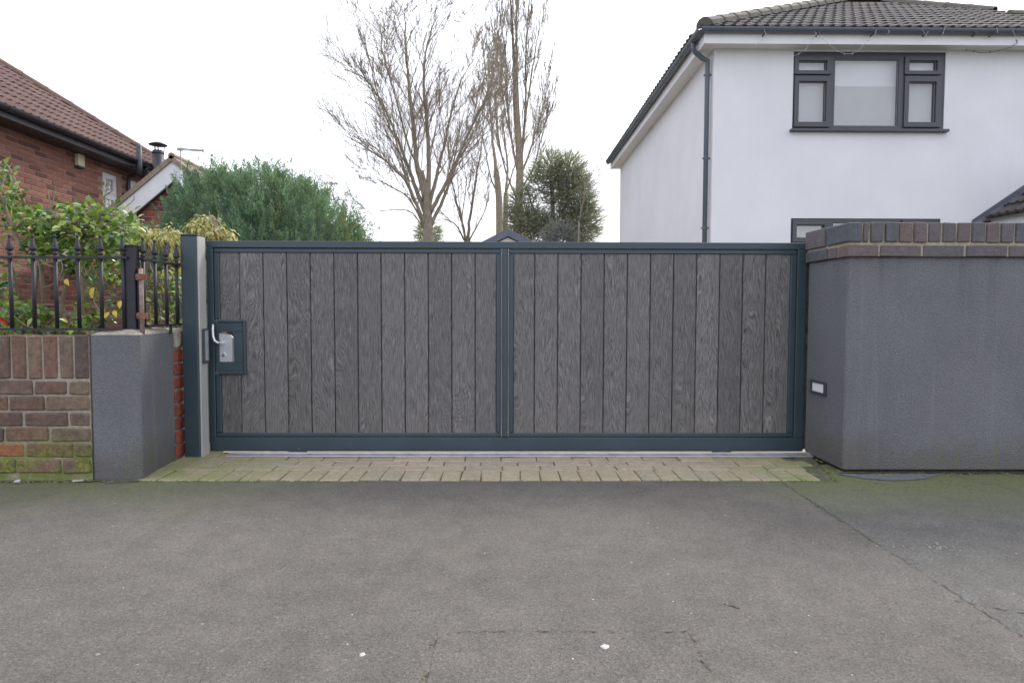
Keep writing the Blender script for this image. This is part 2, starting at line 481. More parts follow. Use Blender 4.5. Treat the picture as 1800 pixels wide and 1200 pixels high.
MAT['house_white'] = m_white()
MAT['upvc'] = m_plain('white_upvc', (.68, .68, .70), .4, var=.03, scale=5)
MAT['soffit'] = m_plain('white_soffit', (.66, .65, .645), .6, var=.05, scale=3)
MAT['win'] = m_plain('anthracite_window', (.048, .053, .066), .4, var=.06, scale=6)
MAT['glass'] = m_glass('window_glass')
MAT['blind'] = m_plain('pale_blind', (.36, .365, .37), .8, var=.06, scale=2)
MAT['sky_reflection'] = m_plain('painted_sky_reflection', (.64, .66, .68), .8, var=.05, scale=2)  # sky reflection of the upper window, painted as a pale tone
MAT['pane_reflection'] = m_plain('painted_pane_reflection', (.36, .38, .40), .8, var=.05, scale=5)  # pale reflection in the side windows, given as a flat tone
MAT['net'] = m_plain('cream_blind', (.42, .40, .34), .8, var=.06, scale=2)
MAT['tile_dark'] = m_tile('dark_roof_tile', [(0, (.070, .062, .064)), (.5, (.088, .078, .080)), (1, (.062, .056, .060))], lichen=.25)
MAT['tile_ridge'] = m_tile('mossy_ridge_tile', [(0, (.12, .115, .10)), (1, (.15, .14, .12))], lichen=.7)
MAT['tile_brown'] = m_tile('brown_roof_tile', [(0, (.135, .085, .072)), (.5, (.155, .098, .084)), (1, (.12, .076, .066))], lichen=.12)
MAT['tile_verge'] = m_tile('weathered_verge', [(0, (.23, .185, .14)), (1, (.27, .22, .17))], lichen=.5)
MAT['gutter_grey'] = m_plain('grey_gutter', (.085, .105, .130), .4, var=.06)
MAT['gutter_black'] = m_plain('black_gutter', (.022, .025, .032), .3, var=.1)
MAT['fascia_dark'] = m_plain('dark_fascia', (.045, .048, .058), .5, var=.1)
MAT['lead'] = m_plain('lead_flashing', (.10, .105, .135), .6, .2, var=.2, scale=9)
MAT['cream'] = m_plain('cream_plastic', (.66, .60, .42), .5, var=.04)
MAT['barge'] = m_plain('white_painted_board', (.70, .71, .74), .5, var=.05, scale=9)
MAT['steel_dark'] = m_plain('dark_flue_steel', (.05, .055, .065), .45, .3, var=.15)
MAT['grey_metal'] = m_plain('dull_grey_metal', (.36, .35, .34), .5, .4, var=.2)
MAT['bead'] = m_plain('grey_bead', (.17, .17, .175), .6)
MAT['shed'] = m_plain('grey_shed_board', (.10, .115, .145), .6, var=.12, scale=9)
MAT['shed_wall'] = m_plain('pale_shed_wall', (.72, .66, .62), .7, var=.06)
MAT['wire'] = m_plain('pale_wire', (.40, .40, .40), .5)
MAT['wire_dark'] = m_plain('dark_cable', (.10, .10, .105), .6)
MAT['splash'] = m_plain('dried_splash', (.215, .21, .195), .9, var=.3, scale=150)
MAT['gum'] = m_plain('flattened_gum', (.44, .43, .41), .9, var=.2, scale=120)
MAT['camellia'] = m_leaf('camellia_leaf', [(0, (.036, .080, .028)), (.28, (.065, .140, .038)), (.5, (.12, .215, .045)), (.72, (.21, .30, .06)), (.92, (.30, .36, .08)), (1, (.38, .32, .06))], rough=.22, trans=.22)
MAT['gold'] = m_leaf('golden_leaf', [(0, (.45, .32, .03)), (1, (.50, .40, .06))], rough=.4)
MAT['yellow'] = m_leaf('variegated_leaf', [(0, (.30, .31, .08)), (.4, (.44, .41, .14)), (.65, (.58, .52, .24)), (.85, (.20, .24, .06)), (1, (.34, .22, .08))], rough=.4, trans=.25, tcol=(1.3, 1.3, .7))
MAT['conifer'] = m_leaf('blue_green_scale_leaf', [(0, (.100, .178, .118)), (.4, (.145, .240, .160)), (.75, (.195, .29, .185)), (1, (.25, .30, .17))], rough=.6, trans=.28, spec=.25, tcol=(1.5, 1.5, .9), ns=5, lo=.6, hi=1.35)
MAT['conifer_olive'] = m_leaf('olive_scale_leaf', [(0, (.14, .19, .10)), (.7, (.19, .24, .12)), (1, (.25, .20, .12))], rough=.6, trans=.2, spec=.25, ns=7, lo=.65, hi=1.3)
MAT['conifer_core'] = m_plain('light_block_core_green', (.075, .11, .08), .95, var=.4, scale=12)  # dark green for the solid core that stops light inside the bush
MAT['evergreen'] = m_leaf('hazed_green_spray', [(0, (.23, .26, .235)), (.5, (.29, .32, .285)), (1, (.33, .345, .29))], rough=.6, trans=.35, spec=.25)  # greyed and lightened so the colour carries the haze over the tree
MAT['evergreen_blue'] = m_leaf('blue_grey_spray', [(0, (.13, .155, .19)), (1, (.22, .25, .28))], rough=.6, trans=.15, spec=.25)
MAT['bark'] = m_bark('hazed_bark', (.17, .145, .112), (.30, .262, .20))  # lightened so the colour carries the haze over the far trees
MAT['bark2'] = m_bark('hazed_pale_bark', (.22, .185, .14), (.36, .31, .245))  # paler bark, its tone also raised in place of haze
MAT['stem'] = m_bark('shrub_stem', (.17, .135, .095), (.30, .25, .18))
MAT['deadtwig'] = m_bark('dead_twig', (.22, .18, .16), (.34, .29, .25))
MAT['red'] = m_leaf('red_petal', [(0, (.42, .03, .02)), (1, (.55, .05, .03))], rough=.5, trans=.2, tcol=(1.2, .6, .5))
MAT['litter'] = m_plain('pale_litter', (.36, .33, .28), .7, var=.2, scale=60)
MAT['soil'] = m_plain('dark_soil', (.035, .03, .022), .95, var=.5, scale=20, bump=.6)


def m_paver():
    M = Mt('block_paver'); r = M.rnd(); p = M.xyz()
    c = M.ramp(r, [(0, (.33, .28, .215)), (.3, (.37, .295, .22)), (.6, (.31, .27, .21)), (.85, (.36, .305, .235)), (1, (.30, .26, .205))])
    n = M.noise(30, 6, .7); c = M.mix(1., c, M.ramp(n, [(.3, .78), (.7, 1.2)]), 'MULTIPLY')
    c = M.mix(1., c, M.ramp(M.noise(260, 2), [(.3, .8), (.7, 1.2)]), 'MULTIPLY')
    side = M.ma('MAXIMUM', M.step(p['X'], -.7, -1.75), M.step(p['X'], .95, 1.6))
    fr = M.step(p['Y'], 3.5, 3.2)
    k = M.ma('ADD', M.ma('MULTIPLY', side, .85), M.ma('MULTIPLY', fr, .30))
    k = M.ma('MULTIPLY', k, M.step(M.noise(6, 6, .7), .28, .62), True)
    c = M.mix(k, c, M.ramp(M.noise(70, 3), [(.3, (.17, .185, .075)), (.7, (.29, .295, .135))]))
    M.set(Base_Color=c, Roughness=.9, Normal=M.bump(M.ma('ADD', n, M.noise(260, 2)), .5, .003)); M.b.inputs['Specular IOR Level'].default_value = .25
    return M.m


MAT['moss'] = m_plain('moss_green', (.105, .118, .045), .95, var=.45, scale=45, bump=.8)
MAT['paver'] = m_paver()
MAT['joint'] = m_plain('mossy_joint_sand', (.105, .105, .055), .95, var=.5, scale=25, bump=.6)


# ------------------------------------------------------------------ pieces: shared meshes, at most 300 objects, the rest joined
def piece_meshes(name, mat, size, n=5, c=.005, jit=.0025, seed=3):
    r = random.Random(seed); out = []
    sx, sy, sz = (k / 2 for k in size)
    for i in range(n):
        b = MB().cbox(-sx, sx, -sy, sy, -sz, sz, c, jit, r)
        out.append(b.mesh(name, mat))
    return out


def place_pieces(name, parent, metas, spots, limit=300, rest_name=None, key=None):
    """metas: list of shared meshes; spots: list of (location, rotation matrix 3x3 or None, mesh index)"""
    off = origin(parent)
    order = sorted(spots, key=key or (lambda s: (Vector(s[0]) - EYE).length))
    for (p, rot, k) in order[:limit]:
        o = link(name, metas[k % len(metas)], parent, Vector(p) - off)
        if rot is not None:
            o.rotation_euler = rot.to_euler()
    rest = order[limit:]
    if rest:
        b = MB()
        for (p, rot, k) in rest:
            me = metas[k % len(metas)]
            vs = [(rot @ v.co if rot is not None else v.co) + Vector(p) for v in me.vertices]
            b.add(vs, [tuple(q.vertices) for q in me.polygons])
        o = b.build(rest_name or name, metas[0].materials[0], parent)
        o['kind'] = 'stuff'


def in_view(p, pad=60):
    x, y = px_of(p)
    return -pad < x < 1800 + pad and -pad < y < 1200 + pad


# ================================================================== the setting
tag(MB().add([(-300, -60, -.03), (300, -60, -.03), (300, 600, -.03), (-300, 600, -.03)], [(0, 1, 2, 3)]).build('ground', MAT['grass']), kind='structure')
PAVE = MB().add([(-14, -8, 0), (1.335, -8, 0), (1.335, 3.118, 0), (-1.72, 3.118, 0), (-1.72, 3.16, 0), (-14, 3.16, 0)], [(0, 1, 2, 3, 4, 5)]).build('pavement', MAT['asphalt'])
tag(PAVE, kind='structure')
MB().add([(1.335, -8, 0), (14, -8, 0), (14, 3.46, 0), (1.735, 3.46, 0), (1.63, 3.118, 0), (1.335, 3.118, 0)], [(0, 1, 2, 3, 4, 5)]).build('asphalt_repair', MAT['asphalt2'], PAVE)
_q = []
for i in range(15):
    _q.append((-.17 + .645 * i / 14 + rng.uniform(-.006, .006), 1.632 + rng.uniform(-.006, .006), .0025))
MB().add([(-.19, .2, .0025), (.49, .2, .0025)] + _q[::-1], [tuple(range(17))]).build('trench_patch', MAT['asphalt3'], PAVE)


def ribbon(name, pts, w, mat, z, parent, seed=1, step=.03, gap=.0):
    r = random.Random(seed); b = MB(); dense = []
    for a, c in zip(pts, pts[1:]):
        a = Vector((*a, z)); c = Vector((*c, z)); n = max(2, int((c - a).length / step))
        dense += [a.lerp(c, i / n) for i in range(n)]
    dense.append(Vector((*pts[-1], z)))
    vs = []
    for i, p in enumerate(dense):
        d = (dense[min(i + 1, len(dense) - 1)] - dense[max(0, i - 1)]).normalized(); s = Vector((-d.y, d.x, 0))
        o = s * r.uniform(-.006, .006); ww = w * r.uniform(.25, 1.3)
        vs += [p + o + s * ww / 2, p + o - s * ww / 2]
    fs = [(2 * i, 2 * i + 1, 2 * i + 3, 2 * i + 2) for i in range(len(dense) - 1) if r.random() > gap]
    return b.add(vs, fs).build(name, mat, parent)


ribbon('crack', [(1.345, 3.1), (1.338, 2.4), (1.325, 1.5), (1.32, 0)], .0045, MAT['crack'], .0035, PAVE, 2, step=.015, gap=.15)
ribbon('crack', [(-.20, .8), (-.185, 1.2), (-.175, 1.635), (.1, 1.638), (.482, 1.632), (.47, 1.4), (.475, .8)], .008, MAT['crack2'], .0075, PAVE, 5, step=.008, gap=.6)
ribbon('crack', [(1.29, 1.82), (1.42, 1.74), (1.6, 1.70)], .006, MAT['crack2'], .0035, PAVE, 9, step=.01, gap=.5)
ribbon('crack', [(.62, 1.80), (.645, 1.775), (.66, 1.77)], .008, MAT['crack'], .0035, PAVE, 12, step=.006, gap=.3)
# moss and grit gathered along the foot of the walls
ribbon('moss_line', [(-4, 3.105), (-2.6, 3.10), (-2.0, 3.11), (-1.78, 3.118)], .030, MAT['joint'], .006, PAVE, 21, .02)
ribbon('moss_line', [(1.72, 3.255), (2.2, 3.262), (3.6, 3.268)], .030, MAT['soil'], .006, PAVE, 23, .02)
MB().add([(1.70 + .55 * k / 20, 3.255, .003) for k in range(20, -1, -1)] + [(1.70 + .55 * k / 20, 3.25 - .13 * math.sin(math.pi * (k / 20) ** .8) * (1 + .25 * noise.noise(Vector((k * .9, 1, 0)))), .003) for k in range(21)], [tuple(range(42))]).build('cement_fillet', MAT['fillet'], PAVE)
MB().add([(-2.0 + .25 * k / 12, 3.14, .003) for k in range(12, -1, -1)] + [(-2.0 + .25 * k / 12, 3.125 - .045 * math.sin(math.pi * (k / 12)) * (1 + .4 * noise.noise(Vector((k * .9, 5, 0)))), .003) for k in range(13)], [tuple(range(26))]).build('cement_fillet', MAT['fillet'], PAVE)


def blot(x, y, r, mat, name='gum_spot', z=.0018, seed=0, sx=1.0):
    rr = random.Random(seed); b = MB(); n = 11
    ring = [(x + sx * r * rr.uniform(.7, 1.15) * math.cos(6.283 * k / n), y + r * rr.uniform(.7, 1.15) * math.sin(6.283 * k / n)) for k in range(n)]
    vs = [(px, py, z - .0012) for px, py in ring] + [(x + (px - x) * .75, y + (py - y) * .75, z + .0004) for px, py in ring]
    b.add(vs, [(k, (k + 1) % n, (k + 1) % n + n, k + n) for k in range(n)] + [tuple(range(n, 2 * n))])
    return b.build(name, mat, PAVE)


blot(.249, 1.556, .0125, MAT['gum'], seed=1, z=.0045); blot(-.343, 1.527, .010, MAT['gum'], seed=2, sx=.8)
blot(.71, 1.53, .006, MAT['splash'], seed=3); blot(-.98, 1.53, .007, MAT['splash'], seed=4); blot(-.80, 1.68, .005, MAT['splash'], seed=5)
for i in range(26):
    blot(rng.uniform(-2.2, 2.2), 1.5 + 1.5 * rng.random() ** .7, rng.uniform(.0014, .0036), MAT['splash'], 'stone_chip', seed=20 + i)
for i in range(34):                                       # dried splash: a scatter of small flecks
    cx, cy, sd_ = ((1.535, 2.232, .024), (1.43, 2.25, .03))[1 if i % 4 == 0 else 0]
    blot(rng.gauss(cx, sd_), rng.gauss(cy, sd_ * .8), rng.uniform(.0015, .0055), MAT['splash'], 'splash_mark', seed=60 + i, sx=1.2, z=.0012 + i * .00004)
tag(MB().add([(-1.66, 3.70, -.004), (2.7, 3.70, -.004), (2.7, 40, -.004), (-1.66, 40, -.004)], [(0, 1, 2, 3)]).build('driveway', MAT['drive']), kind='structure')
tag(MB().box(-7.5, -1.92, 3.30, 9.2, -.02, .56).build('garden_bed', MAT['soil']), kind='structure')

# block paving strip between the tarmac and the gate track
PAVING = MB().add([(-1.79, 3.118, -.001), (1.64, 3.118, -.001), (1.775, 3.75, -.001), (-1.79, 3.75, -.001)], [(0, 1, 2, 3)]).build('block_paving', MAT['joint'])
tag(PAVING, kind='structure')


def setts():
    r = random.Random(5)
    sold = piece_meshes('paver', MAT['paver'], (.094, .194, .03), 5, .004, .002, 8)
    stre = piece_meshes('paver', MAT['paver'], (.194, .094, .03), 5, .004, .002, 9)
    half = piece_meshes('paver', MAT['paver'], (.094, .094, .03), 3, .004, .002, 10)
    def tilt():
        return Matrix.Rotation(r.uniform(-.012, .012), 3, 'X') @ Matrix.Rotation(r.uniform(-.012, .012), 3, 'Y') @ Matrix.Rotation(r.uniform(-.02, .02), 3, 'Z')
    s1 = []; x = -1.745; k = 0
    while x < 1.60:
        s1.append(((x, 3.218 + r.uniform(-.003, .003), -.009 + r.uniform(-.003, .003)), tilt(), k)); x += .0985; k += 1
    place_pieces('paver', PAVING, sold, s1)
    for row, (y, x0) in enumerate(((3.367, -1.70), (3.466, -1.62), (3.565, -1.71))):
        ss = []; x = x0; k = row
        while x < 1.60 + .03 * row:
            ss.append(((x, y + r.uniform(-.003, .003), -.009 + r.uniform(-.003, .003)), tilt(), k)); x += .1985; k += 2
        place_pieces('paver', PAVING, stre, ss)
        place_pieces('paver', PAVING, half, [((x0 - .147, y, -.009), tilt(), row)] if x0 > -1.65 else [])
    place_pieces('paver', PAVING, half, [((-1.66, 3.664, -.009), tilt(), 0), ((-1.56, 3.664, -.009), tilt(), 1), ((1.70, 3.664, -.009), tilt(), 2)])


setts()

# ================================================================== gate
GY = 3.74
track = empty('gate_track', (.08, 3.65, .0), 'flat aluminium track strip laid along the paving under the gate', 'gate track')
MB().cbox(-1.57, 1.755, 3.612, 3.70, .004, .013, .002).build('rail_plate', MAT['alu'], track)
MB().cbox(-1.57, 1.755, 3.645, 3.668, .0125, .022, .004).build('running_rail', MAT['alu'], track)

gate = empty('sliding_gate', (0, GY, .01), 'dark grey framed sliding driveway gate with vertical woodgrain boards', 'gate')
F = MAT['frame']
X0, X1, Z0, Z1 = -1.715, 1.748, .010, 1.226


def gpart(name, x0, x1, y0, y1, z0, z1, mat=F, c=.003, parent=gate):
    return MB().cbox(x0, x1, y0, y1, z0, z1, c).build(name, mat, parent)


gpart('top_rail', X0, X1, GY, GY + .05, 1.187, Z1)
gpart('bottom_rail', X0, X1, GY, GY + .05, Z0, .092)
gpart('stile', X0, -1.678, GY - .001, GY + .05, .0925, 1.1865)
gpart('stile', 1.692, X1, GY - .001, GY + .05, .0925, 1.1865)
gpart('mullion', -.021, .017, GY - .004, GY + .05, .0925, 1.1865, c=.007)
for (a, b) in ((-1.6765, -.0225), (.0185, 1.6905)):
    gpart('bead', a, b, GY + .006, GY + .04, 1.159, 1.1845, c=.004)
    gpart('bead', a, b, GY + .006, GY + .04, .094, .118, c=.004)
for (a, b) in ((-1.6765, -1.646), (-.0525, -.0225), (.0185, .0485), (1.656, 1.6905)):
    if a < -1.6:
        gpart('bead', a, b, GY + .005, GY + .04, .119, .455, c=.004); gpart('bead', a, b, GY + .005, GY + .04, .776, 1.158, c=.004)
    else:
        gpart('bead', a, b, GY + .005, GY + .04, .119, 1.158, c=.004)


def gate_boards():
    pitch = .1358; g = .0023
    def bd(x0, x1, z0=.112, z1=1.164):
        MB().cbox(x0 + g, x1 - g, GY + .013, GY + .036, z0, z1, .003).build('board', MAT['board'], gate)
    edges = [-1.648, -1.533] + [-1.533 + pitch * k for k in range(1, 11)] + [-.050]
    for a, b in zip(edges, edges[1:]):
        if a < -1.6:
            bd(a, b, .112, .470); bd(a, b, .762, 1.164)
        else:
            bd(a, b)
    edges = [.046, .170] + [.170 + .1344 * k for k in range(1, 11)] + [1.658]
    for a, b in zip(edges, edges[1:]):
        bd(a, b)
    for k in range(4):                                   # the tail that runs on behind the wall
        bd(X1 + .001 + k * .1345, X1 + .001 + (k + 1) * .1345, .02, 1.20)
    MB().box(-1.53, -.055, GY + .024, GY + .030, .113, 1.163).box(.05, 1.655, GY + .024, GY + .030, .113, 1.163).build('board_tongue', MAT['groove'], gate)


gate_boards()
gpart('tail_rail', X1 + .002, X1 + .56, GY + .037, GY + .06, 1.14, 1.2); gpart('tail_rail', X1 + .002, X1 + .56, GY + .037, GY + .06, .02, .09)
# lock box: a bordered plate with a hole right through it
LB = MB()
lx0, lx1, lz0, lz1 = -1.672, -1.497, .458, .773
hx0, hx1, hz0, hz1 = -1.652, -1.566, .527, .705
lock = empty('lock_box', (0, 0, 0), None, None, kind=None); lock.parent = gate
for nm, a, b, c_, d in (('lock_plate', lx0, hx0, hz0, hz1), ('lock_plate', hx1, lx1 - .016, hz0, hz1), ('lock_plate', lx0, lx1 - .016, hz1, lz1 - .016), ('lock_plate', lx0, lx1 - .016, lz0 + .016, hz0)):
    gpart(nm, a + .0003, b - .0003, GY - .002, GY + .045, c_ + .0003, d - .0003, c=.0015, parent=lock)
gpart('lock_border', -1.660, lx1 - .016, GY - .006, GY + .04, lz1 - .0155, lz1, c=.004, parent=lock)
gpart('lock_border', -1.660, lx1 - .016, GY - .006, GY + .04, lz0, lz0 + .0155, c=.004, parent=lock)
gpart('lock_border', lx1 - .0155, lx1, GY - .006, GY + .04, lz0, lz1, c=.004, parent=lock)
# lock case standing in the hole with its lever handle turned up
case = empty('lock_case', (0, 0, 0), None, None, kind=None); case.parent = gate
_poly = [(-1.651, .531), (-1.578, .533), (-1.576, .668), (-1.590, .684), (-1.615, .692), (-1.651, .694)]
nrm(MB().prism(_poly, 1, GY + .006, GY + .030).build('case', MAT['lock'], case))
MB().tube([(-1.634, GY + .008, .640), (-1.636, GY - .022, .640), (-1.645, GY - .034, .643), (-1.660, GY - .036, .655), (-1.668, GY - .036, .680), (-1.669, GY - .036, .715), (-1.667, GY - .034, .748)], [.007, .007, .0078, .0078, .0078, .0075, .006], 10).build('lever_handle', MAT['chrome'], case, True)
def disc(name, c, r, y0, y1, mat, parent, n=16):
    return MB().tube([(c[0], y0, c[1]), (c[0], y1, c[1])], r, n).build(name, mat, parent)
disc('handle_rose', (-1.634, .640), .014, GY + .007, GY - .004, MAT['lock'], case)
disc('key_cylinder', (-1.629, .572), .013, GY + .007, GY + .0005, MAT['chrome'], case)
MB().cbox(-1.6325, -1.6265, GY - .0005, GY + .003, .561, .577, .001).build('keyhole', MAT['groove'], case)
for a in (-1.21, 1.27):
    MB().cbox(a - .055, a + .055, 3.722, 3.752, .0, .0095, .0012).build('guide_shoe', MAT['grey_metal'], gate)
for a in (-1.2, 1.3):
    MB().tube([(a - .01, 3.757, .02), (a + .01, 3.757, .02)], .02, 12).build('wheel', MAT['dark_plastic'], gate)

post = empty('gate_post', (-1.735, 3.65, 0), 'dark grey square steel gate post beside the lock end of the gate', 'gate post')
MB().cbox(-1.793, -1.7045, 3.600, 3.692, -.02, 1.240, .006).build('post_tube', F, post)
MB().cbox(-1.796, -1.7015, 3.597, 3.695, 1.2405, 1.246, .002).build('cap', F, post)
MB().cbox(-1.704, -1.6955, 3.606, 3.690, -.01, 1.236, .002).build('pale_post_strip', MAT['pale_metal'], post)['label'] = 'pale grey metal strip facing the gate edge'  # thin pale strip over the post's gate-side face
kp = MB().cbox(-1.695, -1.683, 3.625, 3.690, .53, .725, .002).build('strike_keep', MAT['dark_plastic'], post)
MB().cbox(-1.6845, -1.680, 3.640, 3.672, .545, .715, .001).build('strike_plate', MAT['alu'], kp)

# ================================================================== right-hand wall
rw = empty('boundary_wall', (2.6, 3.5, 0), 'grey rendered boundary wall with a dark brick coping beside the gate', 'wall')
WX, WY0, WY1, WXR = 1.745, 3.285, 3.715, 5.2


def wall_body(name, x0, x1, y0, y1, z0, z1, mat, parent, lean=.0, seed=1, c=.012):
    """rendered mass: faces divided and gently uneven, corners softened"""
    r = random.Random(seed); b = MB()
    def grid(o, u, v, nu, nv, nn):
        base = len(b.v)
        for j in range(nv + 1):
            for i in range(nu + 1):
                p = o + u * (i / nu) + v * (j / nv)
                e = 0 if i in (0, nu) or j in (0, nv) else 1
                b.v.append(tuple(p + nn * (noise.noise(p * 3.1) * .0035 * e)))
        for j in range(nv):
            for i in range(nu):
                a = base + j * (nu + 1) + i
                b.f.append((a, a + 1, a + nu + 2, a + nu + 1))
    V = Vector
    nx = max(2, int((x1 - x0) / .08)); ny = max(2, int((y1 - y0) / .08)); nz = int((z1 - z0) / .08)
    grid(V((x0 + c, y0, z0)), V((x1 - x0 - 2 * c, 0, 0)), V((0, 0, z1 - z0)), nx, nz, V((0, -1, 0)))
    grid(V((x1 - c, y1, z0)), V((x0 - x1 + 2 * c, 0, 0)), V((0, 0, z1 - z0)), nx, nz, V((0, 1, 0)))
    grid(V((x0, y1 - c, z0)), V((0, y0 - y1 + 2 * c, 0)), V((0, 0, z1 - z0)), ny, nz, V((-1, 0, 0)))
    grid(V((x1, y0 + c, z0)), V((0, y1 - y0 - 2 * c, 0)), V((0, 0, z1 - z0)), ny, nz, V((1, 0, 0)))
    for (ax, ay, bx, by) in ((x0, y0 + c, x0 + c, y0), (x1 - c, y0, x1, y0 + c), (x1, y1 - c, x1 - c, y1), (x0 + c, y1, x0, y1 - c)):
        b.add([(ax, ay, z0), (bx, by, z0), (bx, by, z1), (ax, ay, z1)], [(0, 1, 2, 3)])
    b.add([(x0, y0 + c, z1), (x0 + c, y0, z1), (x1 - c, y0, z1), (x1, y0 + c, z1), (x1, y1 - c, z1), (x1 - c, y1, z1), (x0 + c, y1, z1), (x0, y1 - c, z1)], [tuple(range(8))])
    return b.build(name, mat, parent)


wall_body('render_coat', WX, WXR, WY0, WY1, .018, 1.106, MAT['stucco'], rw, c=.008)
MB().box(WX + .02, WXR, WY0 + .02, WY1 - .02, -.02, .03).build('footing', MAT['soil'], rw)


def coping():
    r = random.Random(4); M_ = MAT['brick_blue']
    CX, CY0, CY1 = 1.728, 3.262, 3.722                       # outer faces, a little proud of the render
    lo0, lo1, up0, up1 = 1.108, 1.166, 1.181, 1.280
    MB().box(CX + .007, WXR, CY0 + .007, CY1 - .007, lo0 + .002, up1 - .006).build('coping_mortar', MAT['mortar_sand'], rw)
    def br(x0, x1, y0, y1, z0, z1):
        j = r.uniform(-.0025, .0025)
        me = MB().cbox(x0, x1, y0 + j, y1 + j, z0 + r.uniform(-.001, .001), z1 + r.uniform(-.0015, .0015), .004, .0015, r)
        o = me.build('brick', M_, rw)
    # lower course: stretchers
    br(CX, CX + .155, CY0, CY0 + .10, lo0, lo1); x = CX + .155 + .012
    while x < WXR - .05:
        br(x, x + .208, CY0, CY0 + .10, lo0, lo1); x += .219
    br(CX, CX + .10, CY0 + .112, CY0 + .20, lo0, lo1); br(CX, CX + .10, CY0 + .212, CY1, lo0, lo1)
    # upper course: bricks on edge, heads to the street
    br(CX - .004, CX + .068, CY0 - .004, CY0 + .218, up0, up1); br(CX - .004, CX + .068, CY0 + .230, CY1, up0, up1)
    br(CX + .078, CX + .103, CY0 - .003, CY0 + .215, up0, up1); x = CX + .114
    while x < WXR - .05:
        br(x, x + .064, CY0 - .003 + r.uniform(-.002, .002), CY0 + .215, up0, up1)
        br(x, x + .064, CY0 + .228, CY1, up0, up1); x += .0738


coping()
wl = empty('wall_light', (1.745, 3.558, .41), 'small white rectangle in a dark frame set into the grey wall', 'wall light')
fx0, fx1 = WX - .010, WX + .02
_y0, _y1, _z0, _z1 = 3.468, 3.650, .370, .446
for (a, b, c_, d) in ((_y0, _y1, _z1 - .014, _z1), (_y0, _y1, _z0, _z0 + .014), (_y0, _y0 + .026, _z0 + .0142, _z1 - .0142), (_y1 - .022, _y1, _z0 + .0142, _z1 - .0142)):
    MB().cbox(fx0, fx1, a, b, c_, d, .0015).build('frame', MAT['dark_plastic'], wl)
MB().box(WX - .004, WX + .02, _y0 + .0262, _y1 - .0222, _z0 + .0144, _z1 - .0144).build('diffuser', MAT['white_lens'], wl)

# ================================================================== left-hand pillar, wall and railings
pil = empty('rendered_pillar', (-1.88, 3.35, 0), 'short grey rendered pillar with a rough cement top beside the brick wall', 'pillar')
_pc = wall_body('render_coat', -2.004, -1.764, 3.130, 3.560, .006, .708, MAT['stucco'], pil, seed=7, c=.010)
for _v in _pc.data.vertices:
    if _v.co.x + origin(pil).x > -1.80:
        _v.co.x -= .056 * (_v.co.y + origin(pil).y - 3.13) / .43


def rough_top():
    b = MB(); n = 9; base = []
    for j in range(n + 1):
        for i in range(n + 1):
            y = 3.134 + .42 * j / n; x = -2.0 + (.232 - .054 * j / n) * i / n
            e = min(i, j, n - i, n - j)
            z = .7085 + (0 if e == 0 else .014 + .022 * noise.noise(Vector((x * 9, y * 7, 3))) + .018 * math.exp(-((x + 1.80) / .06) ** 2 - ((y - 3.27) / .09) ** 2))
            b.v.append((x, y, z))
    for j in range(n):
        for i in range(n):
            a = j * (n + 1) + i; b.f.append((a, a + 1, a + n + 2, a + n + 1))
    b.build('cement_top', MAT['cem'], pil)


rough_top()
# bare brick end behind the pillar
MB().box(-2.0, -1.824, 3.562, 3.67, -.02, .70).build('brick_core', MAT['mortar_grey'], pil)
_r = random.Random(8)
for k in range(8):
    z = .015 + k * .0755
    MB().cbox(-1.995, -1.814 - _r.uniform(0, .004), 3.563, 3.665 + _r.uniform(-.004, .004), z, z + .0635, .004, .003, _r).build('brick', MAT['brick_red'], pil)
MB().cbox(-1.995, -1.810, 3.5625, 3.668, .62, .725, .012, .006, _r).build('mortar_lump', MAT['cem'], pil)

bw = empty('brick_wall', (-2.6, 3.2, 0), 'low brown brick garden wall with an upright brick top course below the railings', 'wall')
BX1 = -2.006
MB().box(-3.9, BX1, 3.130, 3.30, -.02, .700).build('mortar', MAT['mortar_garden'], bw)


def garden_wall():
    r = random.Random(14)
    def X(px): return (px - 888) / 1136 * 3.12
    def br(x0, x1, z0, z1, mat=None):
        d = r.uniform(-.0035, .003)
        MB().cbox(x0, x1, 3.122 + d, 3.225, z0 + r.uniform(-.0015, .0015), z1 + r.uniform(-.0015, .0015), .006, .0028, r).build('brick', mat or MAT['brick_garden'], bw)
    x = X(160) - .006
    while x > -3.85:                                          # upright course
        br(x - .066 + r.uniform(-.002, .002), x, .496, .706); x -= .0752
    rows = [[120, 60], [165, 80, 15], [120, 41], [163, 86, 7], [127, 41], [165, 105, 25]]
    for k, js in enumerate(rows):
        z1 = .486 - k * .0762; z0 = z1 - .0655
        right = BX1 - .004 if js[0] < 150 else BX1 - .004
        if js[0] >= 150:
            js = js[1:]
        xs = [right] + [X(j) for j in js]
        while xs[-1] > -3.7:
            xs.append(xs[-1] - .2255 + r.uniform(-.006, .006))
        for i, (b, a) in enumerate(zip(xs, xs[1:])):
            rr = b - (.006 if i else 0)
            br(a + .006, rr, z0, z1, MAT['brick_orange'] if (k == 4 and i == 2) else None)


garden_wall()
# the railings
BAR_T = 1.075


def finial(b, x, y, z):
    b.lathe((x, y, z), [(.0095, 0), (.012, .004), (.012, .012), (.0085, .016), (.0085, .022), (.0115, .025), (.0115, .031), (.008, .036), (.0085, .041), (.0165, .047), (.017, .051), (.0115, .070), (.0065, .098), (.0045, .104), (.0072, .109), (.0078, .114), (.005, .119)], 8)


